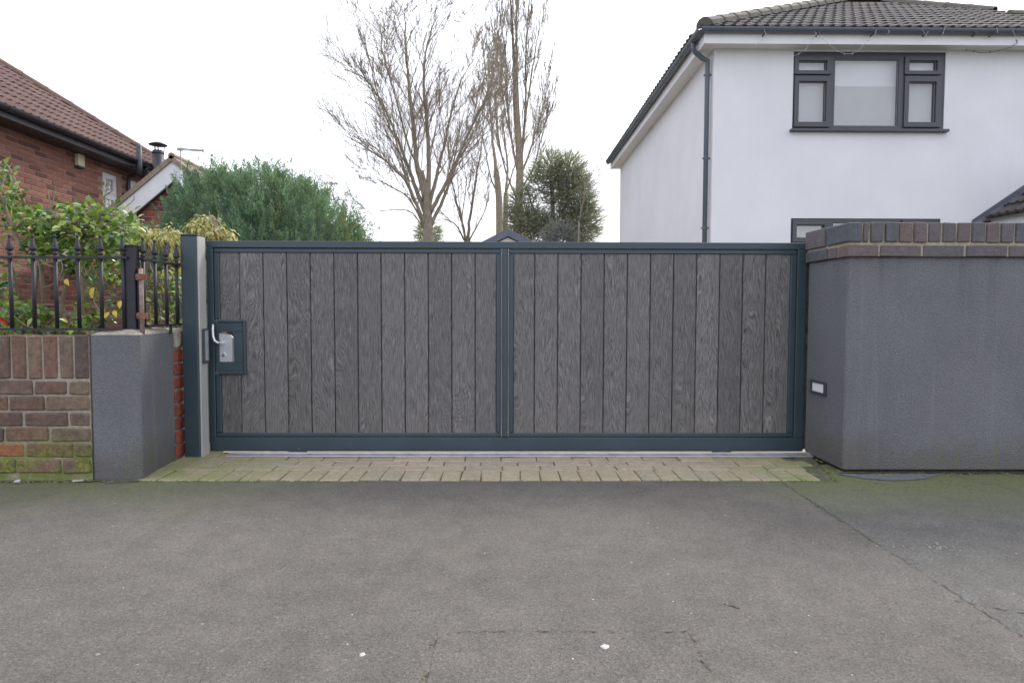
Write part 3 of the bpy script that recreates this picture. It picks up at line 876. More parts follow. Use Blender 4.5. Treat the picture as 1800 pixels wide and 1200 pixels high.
def railing(name, label, spots, z_lo, z_hi, rails, group='black spear-topped railings'):
    root = empty(name, (*spots[0][:2], z_lo), label, 'railing', group)
    for (x, y) in spots:
        o = MB().tube([(x, y, z_lo), (x, y, z_hi)], .0092, 8).build('bar', MAT['black'], root, True)
        b = MB(); finial(b, x, y, z_hi); b.build('finial', MAT['black'], o, True)
    for (nm, p, q, h) in rails:
        p = Vector(p); q = Vector(q); d = (q - p).normalized(); s = Vector((-d.y, d.x, 0)) * .011
        vs = [p + s, p - s, q - s, q + s]; b = MB()
        b.add([v - Vector((0, 0, h / 2)) for v in vs] + [v + Vector((0, 0, h / 2)) for v in vs], [(0, 1, 2, 3), (7, 6, 5, 4), (0, 4, 5, 1), (1, 5, 6, 2), (2, 6, 7, 3), (3, 7, 4, 0)])
        nrm(b.build(nm, MAT['black'], root))
    return root


RY = 3.19
_bx = [at(x, 500, RY).x for x in (19, 59.5, 98.5, 138, 178, 217)]
_bx = [_bx[0] - .111 * k for k in range(9, 0, -1)] + _bx
rl = railing('front_railing', 'black spear-topped iron railing standing on the brown brick wall', [(x, RY) for x in _bx], .737, BAR_T,
        [('top_rail', (_bx[0] - .06, RY, 1.083), (-1.842, RY, 1.083), .011), ('bottom_rail', (_bx[0] - .06, RY, .734), (-1.80, RY, .734), .010)])
for x in (_bx[0], _bx[4], _bx[9]):
    MB().tube([(x + .05, RY, .69), (x + .05, RY, .732)], .008, 8).build('foot_pin', MAT['black'], rl)
RX = -1.802
sr = railing('return_railing', 'short black spear-topped railing running back to the gate post', [(RX, y) for y in (3.248, 3.356, 3.464, 3.575)], .752, BAR_T - .005,
        [('top_rail', (RX, 3.235, 1.082), (RX, 3.60, 1.076), .011), ('bottom_rail', (RX, 3.255, .750), (RX, 3.60, .750), .010)])
MB().tube([(RX, 3.50, .70), (RX, 3.50, .749)], .008, 8).build('foot_pin', MAT['black'], sr)
rp = empty('railing_post', (-1.838, 3.215, .72), 'thick square black post between the two railings on the pillar', 'post')
MB().cbox(-1.8615, -1.8135, 3.192, 3.240, .70, 1.140, .003).build('post_shaft', MAT['black'], rp)
MB().cbox(-1.864, -1.811, 3.1895, 3.2425, 1.1405, 1.146, .0015).build('cap', MAT['black'], rp)
MB().cbox(-1.8130, -1.796, 3.205, 3.236, .70, 1.035, .003).build('packing_bar', MAT['black'], rp)
hg = empty('old_hinge_pipe', (-1.783, 3.20, .72), 'rusty pipe held by two brown clamps against the black post', 'pipe')
MB().tube([(-1.784, 3.195, .705), (-1.784, 3.195, 1.030)], .0105, 10).build('pipe', MAT['pinkpipe'], hg, True)
for z in (.785, .975):
    MB().cbox(-1.803, -1.748, 3.178, 3.186, z, z + .030, .002).build('clamp', MAT['rust'], hg)
    MB().cbox(-1.7955, -1.773, 3.1865, 3.2035, z + .003, z + .027, .002).build('clamp_saddle', MAT['rust'], hg)
    for xx in (-1.797, -1.757):
        MB().tube([(xx, 3.179, z + .015), (xx, 3.173, z + .015)], .004, 6).build('bolt', MAT['rust'], hg)

# ================================================================== roofs
def tile_mesh(mat, w=.30, ln=.40, rolls=2, lift=.028, hgt=.028, th=.022):
    b = MB(); prof = []
    for k in range(rolls):
        o = k / rolls; q = 1 / rolls
        prof += [(o, 0), (o + q * .45, 0), (o + q * .58, hgt * .75), (o + q * .76, hgt), (o + q * .92, hgt * .7)]
    prof.append((1, 0)); n = len(prof); vs = []
    for (y, z) in ((0, lift), (ln, 0)):
        vs += [(-w / 2 + u * w, y, z + h) for u, h in prof]
    vs += [(-w / 2 + u * w, 0, lift + h - th) for u, h in prof]
    fs = [(i, i + 1, n + i + 1, n + i) for i in range(n - 1)] + [(2 * n + i, 2 * n + i + 1, i + 1, i) for i in range(n - 1)]
    return b.add(vs, fs).mesh('tile', mat)


def tile_roof(parent, O, U, V, w, expo, inside, umax, vmax, me, limit=300, pad=120, seed=1):
    r = random.Random(seed); O = Vector(O); U = Vector(U); V = Vector(V); Nn = U.cross(V)
    Mx = Matrix((U, V, Nn)).transposed(); spots = []
    j = 0
    while j * expo < vmax:
        i = 0
        while i * w < umax:
            u = (i + .5) * w; v = j * expo
            if inside(u, v + expo * .5):
                p = O + U * u + V * v + Nn * r.uniform(0, .004)
                if in_view(p, pad):
                    spots.append((p, Mx @ Matrix.Rotation(r.uniform(-.008, .008), 3, 'Z'), 0))
            i += 1
        j += 1
    place_pieces('tile', parent, [me], spots, limit)


def caps(parent, name, p, q, mat, step=.43, r=.12, up=(0, 0, 1)):
    """half-round ridge or hip tiles laid from p to q, each lapping the last"""
    p = Vector(p); q = Vector(q); d = (q - p).normalized(); s = d.cross(Vector(up)).normalized(); n = s.cross(d)
    b = MB(); m = 7; L_ = step + .05
    for (y, k) in ((0, 1.07), (.05, 1.07), (.052, 1.02), (L_, .98)):
        for i in range(m):
            a = math.pi * i / (m - 1); b.v.append((math.cos(a) * r * k, y, math.sin(a) * r * k))
    for j in range(3):
        for i in range(m - 1):
            a = j * m + i; b.f.append((a, a + 1, a + m + 1, a + m))
    b.f.append(tuple(range(m)))
    me = b.mesh(name, mat); Mx = Matrix((s, d, n)).transposed(); k = 0; spots = []
    while k * step < (q - p).length:
        spots.append((p + d * (k * step), Mx, 0)); k += 1
    place_pieces(name, parent, [me], spots)


def half_gutter(b, p, q, r=.056, n=8):
    p = Vector(p); q = Vector(q); d = (q - p).normalized(); s = Vector((-d.y, d.x, 0))
    base = len(b.v)
    for e in (p, q):
        for rr in (r, r - .006):
            for i in range(n + 1):
                a = math.pi + math.pi * i / n
                b.v.append(tuple(e + s * math.cos(a) * rr + Vector((0, 0, math.sin(a) * rr))))
    m = n + 1
    for i in range(n):
        b.f.append((base + i, base + i + 1, base + 2 * m + i + 1, base + 2 * m + i))
        b.f.append((base + m + i, base + 3 * m + i, base + 3 * m + i + 1, base + m + i + 1))
    for k in (0, n):
        b.f.append((base + k, base + m + k, base + 3 * m + k, base + 2 * m + k))
    return b


def holed(b, x0, x1, z0, z1, y0, y1, holes, ax=1):
    """a slab with rectangular openings; ax=1 lies in XZ, ax=0 lies in YZ (x then means Y)"""
    xs = sorted({x0, x1, *[h[0] for h in holes], *[h[1] for h in holes]}); zs = sorted({z0, z1, *[h[2] for h in holes], *[h[3] for h in holes]})
    for a, c in zip(xs, xs[1:]):
        for e, g in zip(zs, zs[1:]):
            mx, mz = (a + c) / 2, (e + g) / 2
            if any(h[0] < mx < h[1] and h[2] < mz < h[3] for h in holes):
                continue
            if ax == 1:
                b.box(a, c, y0, y1, e, g)
            else:
                b.box(y0, y1, a, c, e, g)
    return b


def lay_bricks(parent, mat, rows_z, u0, u1, skip, to_world, seed, size=(.215, .065), mj=.011, limit=300, rot=None):
    r = random.Random(seed); L_, H_ = size; spots = []
    mets = piece_meshes('brick', mat, (L_, .05, H_), 5, .004, .0015, seed)
    for k, z in enumerate(rows_z):
        u = u0 - (L_ + mj) * (.5 if k % 2 else 0) + r.uniform(-.01, .01)
        while u < u1:
            c = u + L_ / 2
            if c - L_ / 2 >= u0 - .12 and c + L_ / 2 <= u1 + .12 and not skip(c, z, L_ / 2, H_ / 2):
                p = to_world(c, z, r.uniform(-.0015, .0015))
                if in_view(p, 160):
                    spots.append((p, rot, r.randrange(5)))
            u += L_ + mj
    place_pieces('brick', parent, mets, spots, limit)


# ================================================================== left-hand brick house
lh = empty('brick_house', (-7.5, 11, 0), 'red brick house with a brown tiled hipped roof and black gutter', 'house')
HX = -6.9
W1 = (11.27, 11.70, 2.15, 3.20); W2 = (12.06, 12.48, 2.15, 3.22)
holed(MB(), 6.2, 13.5, 0, 3.37, HX - .3, HX - .007, [W1, W2], ax=0).build('wall', MAT['mortar_house'], lh)
_hw = lh.children[0]
_rz = Matrix.Rotation(math.pi / 2, 3, 'Z')
lay_bricks(_hw, MAT['brick_house'], [.33 + .0756 * k for k in range(41)], 6.4, 13.45,
           lambda c, z, hl, hh: any(c + hl > a - .01 and c - hl < b + .01 and z + hh > lo - .01 and z - hh < hi + .01 for a, b, lo, hi in (W1, W2)),
           lambda c, z, j: (HX - .025 + j, c, z), 31, rot=_rz)


def upvc_side(win, name):
    y0, y1, z0, z1 = win
    o = empty(name, (0, 0, 0), None, None, kind=None); o.parent = lh
    zt = z1 - .37; t = .055
    holed(MB(), y0 + .004, y1 - .004, z0, z1 - .004, HX - .09, HX - .03, [(y0 + t, y1 - t, z0 + t, zt - t * .6), (y0 + t, y1 - t, zt + t * .6, z1 - t)], ax=0).build('frame', MAT['upvc'], o)
    for (a, b) in ((zt + t * .6, z1 - t), (z0 + t, zt - t * .6)):
        holed(MB(), y0 + t - .002, y1 - t + .002, a - .002, b + .002, HX - .05, HX - .022, [(y0 + t + .045, y1 - t - .045, a + .045, b - .045)], ax=0).build('sash', MAT['upvc'], o)
        MB().box(HX - .047, HX - .041, y0 + t + .044, y1 - t - .044, a + .044, b - .044).build('pane', MAT['glass'], o)
    MB().box(HX - .14, HX - .13, y0 + .02, y1 - .02, z0 + .02, z1 - .02).build('reflection_panel', MAT['pane_reflection'], o)  # panel close behind the glass stands in for its pale reflection


upvc_side(W1, 'window'); upvc_side(W2, 'window')
TH = math.atan(.705); cth, sth = math.cos(TH), math.sin(TH)
EX, EZ, EY1 = -6.56, 3.448, 13.75
roof = MB()
_n = Vector((sth, 0, cth)) * -.02
_pl = [Vector((EX + .05, 5.6, EZ)), Vector((EX + .05, EY1, EZ)), Vector((EX - 3.6, EY1 - 3.6, EZ + 3.6 * .705)), Vector((EX - 3.6, 5.6, EZ + 3.6 * .705))]
roof.add([p + _n for p in _pl], [(0, 1, 2, 3)])
roof.add([(EX, EY1 - .02, EZ - .02), (EX - 7.2, EY1 - .02, EZ - .02), (EX - 3.6, EY1 - 3.6, EZ + 3.6 * .705 - .02)], [(0, 1, 2)])
roof.add([(EX - 7.2, EY1, EZ), (EX - 7.2, 5.6, EZ), (EX - 3.6, 5.6, EZ + 3.6 * .705 - .02), (EX - 3.6, EY1 - 3.6, EZ + 3.6 * .705 - .02)], [(0, 1, 2, 3)])
_rf = roof.build('roof', MAT['tile_brown'], lh)
_tb = tile_mesh(MAT['tile_brown'])
tile_roof(_rf, (EX + .06, 5.6, EZ + .005), (0, 1, 0), (-cth, 0, sth), .30, .325, lambda u, v: u + v * cth < EY1 - 5.6 + .12, 8.3, 4.4, _tb, seed=2)
caps(_rf, 'hip_tile', (EX + .05, EY1 + .05, EZ + .02), (EX - 3.6, EY1 - 3.6, EZ + 3.6 * .705 + .05), MAT['tile_brown'], .41, .105)
MB().box(EX - .005, EX + .02, 5.6, EY1 - .01, 3.33, 3.445).build('fascia', MAT['fascia_dark'], lh)
MB().box(HX - .01, EX - .006, 5.6, EY1 - .02, 3.332, 3.355).build('soffit', MAT['fascia_dark'], lh)
_g = half_gutter(MB(), (EX + .082, 5.6, 3.462), (EX + .082, EY1, 3.462), .06)
_go = _g.build('gutter', MAT['gutter_black'], lh)
for k in range(5):
    y = 8.6 + k * 1.05
    half_gutter(MB(), (EX + .082, y - .03, 3.462), (EX + .082, y + .03, 3.462), .0655).build('gutter_union', MAT['gutter_black'], _go)
MB().tube([(EX + .08, 11.92, 3.42), (EX + .02, 11.92, 3.34), (HX + .07, 11.92, 3.22), (HX + .06, 11.92, 3.1), (HX + .06, 11.92, .2)], .036, 10).build('downpipe', MAT['gutter_black'], lh, True)
MB().tube([(-6.44, 11.55, 3.22), (-6.43, 11.55, 3.36), (-6.43, 11.55, 3.70)], .046, 12).build('vent_pipe', MAT['fascia_dark'], lh, True)
MB().box(-6.56, -6.47, 11.50, 11.60, 3.30, 3.335).build('pipe_bracket', MAT['gutter_black'], lh)
al = empty('alarm_box', (HX, 10.6, 3.1), 'cream alarm box with a dark base high on the red brick wall', 'alarm box')
MB().cbox(HX - .002, HX + .068, 10.54, 10.70, 3.135, 3.325, .010).build('cover', MAT['cream'], al)
MB().cbox(HX - .002, HX + .074, 10.535, 10.705, 3.105, 3.134, .006).build('base', MAT['dark_plastic'], al)

# gabled extension in front of it
ex = empty('gabled_extension', (-5.1, 11, 0), 'small red brick gable with broad white bargeboards beside the brick house', 'extension')
GX, GZ, GS, GYF = -5.0, 3.145, .82, 9.86
ga = math.atan(GS)
MB().prism([(-6.88, 0), (-3.3, 0), (-3.3, GZ - .09 - 1.7 * GS), (GX, GZ - .09), (-6.88, GZ - .09 - 1.88 * GS)], 1, 10.007, 14).build('wall', MAT['mortar_gable'], ex)
_gw = ex.children[0]
lay_bricks(_gw, MAT['brick_gable'], [.25 + .0755 * k for k in range(36)], -6.75, -3.35,
           lambda c, z, hl, hh: z + hh > GZ - .2 - (abs(c - GX) + hl * .4) * GS, lambda c, z, j: (c, 10.025 + j, z), 41)
for sgn in (-1, 1):
    d = Vector((sgn * math.cos(ga), 0, -math.sin(ga))); n = Vector((sgn * math.sin(ga), 0, math.cos(ga))); A = Vector((GX, 0, GZ))
    def slab(name, mat, t0, t1, y0, y1, l0=0., l1=2.35):
        # mitred at the apex: the inner edge starts further down
        pts = [A + n * t0 + d * (t0 * -0 + l0 - t0 * math.tan(ga) * 1), A + d * l1 + n * t0, A + d * l1 + n * t1, A + n * t1 + d * (l0 - t1 * math.tan(ga) * 1)]
        b = MB(); vs = [(p.x, y0, p.z) for p in pts] + [(p.x, y1, p.z) for p in pts]
        b.add(vs, [(0, 1, 2, 3), (7, 6, 5, 4), (0, 4, 5, 1), (1, 5, 6, 2), (2, 6, 7, 3), (3, 7, 4, 0)])
        return nrm(b.build(name, mat, ex))
    slab('bargeboard', MAT['barge'], -.075, -.300, GYF, GYF + .03)
    slab('soffit', MAT['fascia_dark'], -.27, -.285, GYF + .031, 10.006)
    slab('verge', MAT['tile_verge'], -.072, -.004, GYF - .03, 10.6)
    sl = slab('roof_slope', MAT['tile_brown'], -.07, -.03, 10.601, 14)
    if sgn == 1:
        tile_roof(sl, A + Vector((0, 14, 0)) + d * 2.2, (0, -1, 0), -d, .3, .30, lambda u, v: True, 3.9, 2.1, _tb, limit=120, seed=8)
MB().tube([(GX, GYF - .03, GZ - .015), (GX, 14, GZ - .015)], .05, 8).build('ridge_tile', MAT['tile_verge'], ex)
fl = empty('stove_flue', (-6.335, 12, 1.9), 'black stove flue with a conical rain cap behind the gable', 'flue')
MB().tube([(-6.335, 12, 1.5), (-6.335, 12, 3.725)], .095, 16).build('flue_pipe', MAT['steel_dark'], fl, True)
MB().tube([(-6.335, 12, 3.665), (-6.335, 12, 3.70)], .101, 16).build('collar', MAT['steel_dark'], fl, True)
MB().lathe((-6.335, 12, 3.82), [(.155, 0), (.158, .012), (.06, .055), (.01, .065)], 18).build('rain_cap', MAT['steel_dark'], fl, True)
for k in range(3):
    a = 2.1 * k + .4
    MB().tube([(-6.335 + .09 * math.cos(a), 12 + .09 * math.sin(a), 3.70), (-6.335 + .11 * math.cos(a), 12 + .11 * math.sin(a), 3.828)], .007, 5).build('cap_strut', MAT['steel_dark'], fl)
MB().tube([(-6.335, 12, 3.70), (-6.335, 12, 3.83)], .012, 6).build('cap_stem', MAT['steel_dark'], fl)
ae = empty('television_aerial', (-4.836, 9.82, 2.0), 'white aerial mast with a short crossways antenna on the gable', 'aerial')
MB().tube([(-4.831, 9.80, 2.05), (-4.836, 9.80, 2.910)], .017, 8).build('mast', MAT['barge'], ae, True)
MB().tube([(-4.836, 9.80, 2.900), (-4.841, 9.80, 3.220)], .010, 6).build('mast_tip', MAT['grey_metal'], ae)
MB().cbox(-4.891, -4.806, 9.785, 9.815, 3.195, 3.240, .004).build('clamp_head', MAT['grey_metal'], ae)
MB().tube([(-4.826, 9.795, 3.225), (-4.506, 9.795, 3.202)], .009, 5).build('boom', MAT['grey_metal'], ae)
MB().tube([(-4.826, 9.795, 3.205), (-4.506, 9.795, 3.188)], .008, 5).build('boom', MAT['grey_metal'], ae)
MB().cbox(-4.521, -4.496, 9.78, 9.81, 3.175, 3.220, .003).build('end_element', MAT['grey_metal'], ae)
for z in (2.62, 2.88):
    MB().cbox(-4.856, -4.811, 9.81, 9.86, z, z + .02, .002).build('wall_clip', MAT['grey_metal'], ae)

# ================================================================== right-hand white house
rh = empty('white_house', (6.5, 12, 0), 'white rendered house with dark grey windows and dark tiled hipped roof', 'house')
FY, SX, BY = 9.30, 2.95, 16.80
def P93(x, y):
    p = at(x, y, FY); return p.x, p.z
_ux0, _ = P93(1394, 150); _ux1, _ = P93(1661, 150)
UW = (_ux0, _ux1, 3.415, 4.508)
_lx0, _ = P93(1390, 400); _lx1, _ = P93(1653, 400)
LW = (_lx0, _lx1, 1.02, 2.165)
holed(MB(), SX, 15, 0, 4.56, FY, FY + .25, [UW, LW]).build('wall', MAT['house_white'], rh)
MB().box(SX, SX + .25, FY + .2502, BY, 0, 4.56).build('wall', MAT['house_white'], rh)
MB().box(SX + .2502, 15, BY - .25, BY, 0, 4.56).build('wall', MAT['house_white'], rh)
MB().box(SX + .2502, 15, FY + .2502, BY - .2502, 2.5, 2.7).build('floor_slab', MAT['soffit'], rh)


def big_window(name, W, panes, sashes, backings):
    o = empty(name, (0, 0, 0), None, None, kind=None); o.parent = rh
    holed(MB(), W[0] + .003, W[1] - .003, W[2] + .003, W[3] - .003, FY + .015, FY + .085, panes).build('frame', MAT['win'], o)
    for i, (s, p) in enumerate(sashes):
        holed(MB(), *s, FY - .008, FY + .0145, [p]).build('sash', MAT['win'], o)
        MB().box(s[0] + .008, s[1] - .008, FY - .011, FY - .004, s[2] - .012, s[2] - .001).build('drip_bar', MAT['groove'], o)
    for p in panes:
        MB().box(p[0] - .001, p[1] + .001, FY + .040, FY + .046, p[2] - .001, p[3] + .001).build('pane', MAT['glass'], o)
        e = .012                                        # pale glazing gasket
        holed(MB(), p[0] + .0005, p[1] - .0005, p[2] + .0005, p[3] - .0005, FY + .030, FY + .0395, [(p[0] + e, p[1] - e, p[2] + e, p[3] - e)]).build('glazing_bead', MAT['bead'], o)
    MB().cbox(W[0] - .035, W[1] + .04, FY - .075, FY + .012, W[2] - .035, W[2] + .0025, .004).build('sill', MAT['win'], o)
    for nm, b, m in backings:
        MB().box(*b).build(nm, MAT[m], o)
    return o


def rect(x0, x1, y0, y1):
    a = P93(x0, y1); b = P93(x1, y0); return (a[0], b[0], a[1], b[1])


_p = [rect(1404, 1454, 107, 124), rect(1403, 1453, 143, 214.5), rect(1466, 1582, 104, 221), rect(1598, 1648, 107, 124.5), rect(1596, 1646, 144, 215)]
_s = [rect(1396, 1462, 99.5, 130), rect(1395, 1461, 134, 222.5), rect(1590, 1656, 99.5, 130.5), rect(1588, 1655, 134.5, 223)]
_bz = P93(1500, 148)[1]
big_window('window', UW, _p, [(_s[0], _p[0]), (_s[1], _p[1]), (_s[2], _p[3]), (_s[3], _p[4])],
           [('window_film', (UW[0] + .02, UW[1] - .02, FY + .095, FY + .10, UW[2] + .01, _bz), 'blind'), ('pane_backing', (UW[0] + .02, UW[1] - .02, FY + .13, FY + .14, UW[2] + .02, UW[3] - .01), 'sky_reflection')])  # the lighter full-height panel stands in for sky reflected in the panes
_p = [rect(1400, 1449, 395, 418), rect(1399, 1448, 438, 520), rect(1462, 1578, 391, 520), rect(1592, 1642, 395, 418), rect(1592, 1642, 438, 520)]
_s = [rect(1392.5, 1458, 387, 425), rect(1585, 1650.5, 387, 425)]
big_window('window', LW, _p, [(_s[0], _p[0]), (_s[1], _p[3])], [('pane_backing', (LW[0] + .02, LW[1] - .02, FY + .16, FY + .17, LW[2] + .01, LW[3] - .02), 'net')])

RO = Vector((2.69, 9.03, 4.715)); RT = .552; ra = math.atan(RT); rc, rs_ = math.cos(ra), math.sin(ra); HD = 3.97
def top_s(u):                                          # plan depth of the front slope at distance u along the eave
    X = RO.x + u
    if X < 6.66: return X - RO.x + .10
    if X < 7.45: return HD
    if X < 8.35: return HD - (X - 7.45) / .9 * 1.45
    return 1.72
fr = MB()
def rp_(x, s, dz=-.02): return (x, RO.y + s, RO.z + s * RT + dz)
_rx = 16
fr.add([rp_(RO.x, 0), rp_(_rx, 0), rp_(_rx, 1.75), rp_(8.37, 1.75), rp_(8.33, 2.5), rp_(7.45, HD), rp_(6.66, HD)], [tuple(range(7))])
fr.add([(RO.x, BY + .3, RO.z - .02), (RO.x, RO.y, RO.z - .02), rp_(6.66, HD), (6.66, BY + .3 - HD, RO.z + HD * RT - .02)], [(0, 1, 2, 3)])
fr.add([(_rx, RO.y + 1.75, RO.z + 1.75 * RT - .03), (8.37, RO.y + 1.75, RO.z + 1.75 * RT - .03), (8.37, RO.y + 3.5, RO.z - .02), (_rx, RO.y + 3.5, RO.z - .02)], [(0, 1, 2, 3)])
fr.add([rp_(6.66, HD), rp_(7.45, HD), (11.4, BY + .3, RO.z), (RO.x, BY + .3, RO.z)], [(0, 1, 2, 3)])
fr.add([rp_(7.45, HD), rp_(8.33, 2.5), rp_(8.37, 1.75), (11.4, RO.y + 4.0, RO.z), (11.4, BY + .3, RO.z)], [(0, 1, 2, 3, 4)])
_rr = fr.build('roof', MAT['tile_dark'], rh)
_td = tile_mesh(MAT['tile_dark'], .30, .41, 2, .024, .021, .020)
tile_roof(_rr, RO + Vector((0, -.06, -.02)), (1, 0, 0), (0, rc, rs_), .30, .335, lambda u, v: v * rc < top_s(u) - .03, 9.5, 4.9, _td, seed=3, pad=90)
tile_roof(_rr, (RO.x - .07, BY + .3, RO.z - .02), (0, -1, 0), (rc, 0, rs_), .30, .335, lambda u, v: v * rc < min(u, 8 - u), 7.95, .7, _td, seed=4, pad=90, limit=60)
caps(_rr, 'hip_tile', rp_(RO.x + .05, .05, .0), rp_(6.66, HD, .03), MAT['tile_ridge'], .42, .12)
caps(_rr, 'ridge_tile', rp_(6.6, HD, .05), rp_(7.5, HD, .05), MAT['tile_ridge'], .42, .085)
caps(_rr, 'hip_tile', rp_(7.45, HD, .03), rp_(8.38, 2.4, .02), MAT['tile_ridge'], .42, .085)
caps(_rr, 'ridge_tile', rp_(8.25, 1.74, .01), rp_(12, 1.74, .01), MAT['tile_ridge'], .42, .085)
MB().box(RO.x + .05, 15.5, RO.y + .05, RO.y + .075, 4.522, 4.695).build('fascia', MAT['upvc'], rh)
MB().box(RO.x + .05, RO.x + .075, RO.y + .0752, BY + .28, 4.522, 4.695).build('fascia', MAT['upvc'], rh)
MB().box(RO.x + .05, RO.x + .075, BY + .2802, BY + .30, 4.522, 4.68).build('fascia_end', MAT['upvc'], rh)
MB().box(RO.x + .0752, 15.5, RO.y + .0752, FY + .05, 4.534, 4.549).build('soffit', MAT['soffit'], rh)
MB().box(RO.x + .0752, SX + .05, FY + .0502, BY + .28, 4.534, 4.549).build('soffit', MAT['soffit'], rh)
_gz = 4.705
_gf = half_gutter(MB(), (RO.x - .02, RO.y - .012, _gz), (15.5, RO.y - .012, _gz), .058).build('gutter', MAT['gutter_grey'], rh)
_gl = half_gutter(MB(), (RO.x - .012, BY + .25, _gz), (RO.x - .012, RO.y - .02, _gz), .058).build('gutter', MAT['gutter_grey'], rh)
for k in range(6):
    half_gutter(MB(), (4.0 + 1.0 * k - .02, RO.y - .012, _gz), (4.0 + 1.0 * k + .02, RO.y - .012, _gz), .0625).build('gutter_union', MAT['gutter_grey'], _gf)
    half_gutter(MB(), (RO.x - .012, 9.95 + 1.1 * k, _gz), (RO.x - .012, 9.9 + 1.1 * k, _gz), .0625).build('gutter_union', MAT['gutter_grey'], _gl)
dp = MB().tube([(RO.x - .012, 9.40, 4.68), (RO.x - .012, 9.40, 4.57), (RO.x + .03, 9.41, 4.52), (SX - .12, 9.42, 4.44), (SX - .058, 9.42, 4.41), (SX - .058, 9.42, 4.30), (SX - .058, 9.42, .05)], .0345, 10).build('downpipe', MAT['gutter_grey'], rh, True)
for z in (1.0, 2.02, 3.02, 4.2):
    MB().tube([(SX - .058, 9.42, z), (SX - .058, 9.42, z + .03)], .041, 10).build('pipe_clip', MAT['gutter_grey'], dp)
    MB().box(SX - .11, SX + .001, 9.405, 9.435, z + .004, z + .022).build('pipe_bracket', MAT['gutter_grey'], dp)
# porch with its own little tiled roof against the front wall
PX, PZ, PS = 6.80, 2.115, math.tan(RAD(33))
pl_ = MB(); _pr = PX + 1.25
pl_.add([(PX, FY - .003, PZ), (PX, FY - 1.15, PZ), (_pr, FY - 1.15, PZ + 1.25 * PS), (_pr, FY - .003, PZ + 1.25 * PS)], [(0, 1, 2, 3)])
pl_.add([(_pr, FY - .003, PZ + 1.25 * PS), (_pr, FY - 1.15, PZ + 1.25 * PS), (_pr + 1.25, FY - 1.15, PZ), (_pr + 1.25, FY - .003, PZ)], [(0, 1, 2, 3)])
_po = pl_.build('porch_roof', MAT['tile_dark'], rh)
_pa = RAD(33)
tile_roof(_po, (PX + .05, FY - .10, PZ + .03), (0, -1, 0), (math.cos(_pa), 0, math.sin(_pa)), .30, .30, lambda u, v: True, 1.04, 1.35, tile_mesh(MAT['tile_dark'], .30, .37, 2, .05, .02, .045), seed=6)
b = MB(); _f0 = Vector((PX - .10, FY - .012, PZ - .02)); _f1 = Vector((_pr, FY - .012, PZ + 1.25 * PS + .045)); _d = (_f1 - _f0)
b.add([_f0, _f1, _f1 + Vector((0, 0, .10)), _f0 + Vector((0, 0, .05)), _f0 + Vector((.12, -.12, -.03)), _f1 + Vector((.02, -.12, -.03))], [(0, 1, 2, 3), (0, 4, 5, 1)])
b.build('flashing', MAT['lead'], rh)
MB().box(PX + .09, PX + .12, FY - 1.10, FY - .0005, 1.95, PZ + .04).build('porch_fascia', MAT['upvc'], rh)
MB().box(PX + .19, PX + .33, FY - 1.05, FY - .001, 0, PZ + .06).build('porch_wall', MAT['house_white'], rh)

lt = empty('string_lights', (5.6, 8.87, 4.6), 'thin pale string of fairy lights looped along the grey gutter', 'string lights')
def px_line(pts, Y): return [at(x, y, Y) for x, y in pts]
for i, pts in enumerate([[(1343, 52), (1346, 60), (1340, 70), (1330, 80), (1318, 92)], [(1432, 56), (1437, 64), (1446, 68), (1458, 79), (1472, 90), (1484, 95), (1498, 95), (1508, 90)], [(1393, 100), (1404, 95), (1416, 87), (1436, 58)],
                         [(1508, 90), (1526, 72), (1538, 62), (1541, 52)], [(1560, 50), (1563, 56), (1560, 62)], [(1620, 52), (1628, 62), (1632, 55)], [(1661, 48), (1658, 58), (1655, 64)], [(1752, 48), (1754, 58)], [(1780, 54), (1786, 66), (1789, 72), (1784, 79), (1790, 72)]]):
    MB().tube(px_line(pts, 8.94), .0024, 4).build('light_strand', MAT['wire'], lt)
    for q in pts[1:-1]:
        c = at(*q, 8.935); MB().lathe(c, [(.002, -.012), (.005, -.008), (.005, .005), (.002, .010)], 6).build('bulb', MAT['wire'], lt)
ca = empty('loose_cable', (8.2, 9.2, 4.5), 'dark cable sagging below the white soffit from the gutter', 'cable')
MB().tube(px_line([(1786, 70), (1788, 76), (1778, 83), (1760, 88), (1742, 92), (1724, 93), (1712, 90), (1700, 88)], 9.05), .007, 5).build('cable_run', MAT['wire_dark'], ca)
for q in [(1712, 90.5), (1740, 91.5), (1699, 88)]:
    c = at(*q, 9.05); MB().cbox(c.x - .012, c.x + .012, c.y - .01, c.y + .01, c.z - .009, c.z + .009, .003).build('cable_clip', MAT['wire_dark'], ca)
for i, (x0, x1) in enumerate([(1340, 1345), (1434, 1440), (1529, 1538), (1621, 1630), (1708, 1716), (1737, 1751)]):
    a = at(x0, 65, 9.03); c = at(x1, 57, 8.955)
    MB().tube([a, (a + c) / 2 + Vector((.01, 0, .01)), c], .012, 5).build('gutter_bracket', MAT['fascia_dark'], _gf)

# summerhouse gable just showing over the gate
sh = empty('summerhouse', (.05, 13, 0), 'grey gabled summerhouse roof just showing over the gate', 'shed')
SAX, SAZ, SS = .045, 2.335, .50
MB().prism([(-1.0, 0), (1.09, 0), (1.09, SAZ - .15 - 1.045 * SS), (SAX, SAZ - .15), (-1.0, SAZ - .15 - 1.045 * SS)], 1, 12.05, 14.2).build('wall', MAT['shed_wall'], sh)
for s in (-1, 1):
    x1 = SAX + s * 1.25
    b = MB(); vs = []
    for y in (11.95, 14.4):
        vs += [(SAX, y, SAZ), (x1, y, SAZ - 1.25 * SS), (x1, y, SAZ - 1.25 * SS - .12), (SAX, y, SAZ - .135)]
    b.add(vs, [(0, 1, 2, 3), (7, 6, 5, 4), (0, 4, 5, 1), (1, 5, 6, 2), (2, 6, 7, 3)]); nrm(b.build('roof_slope', MAT['shed'], sh))

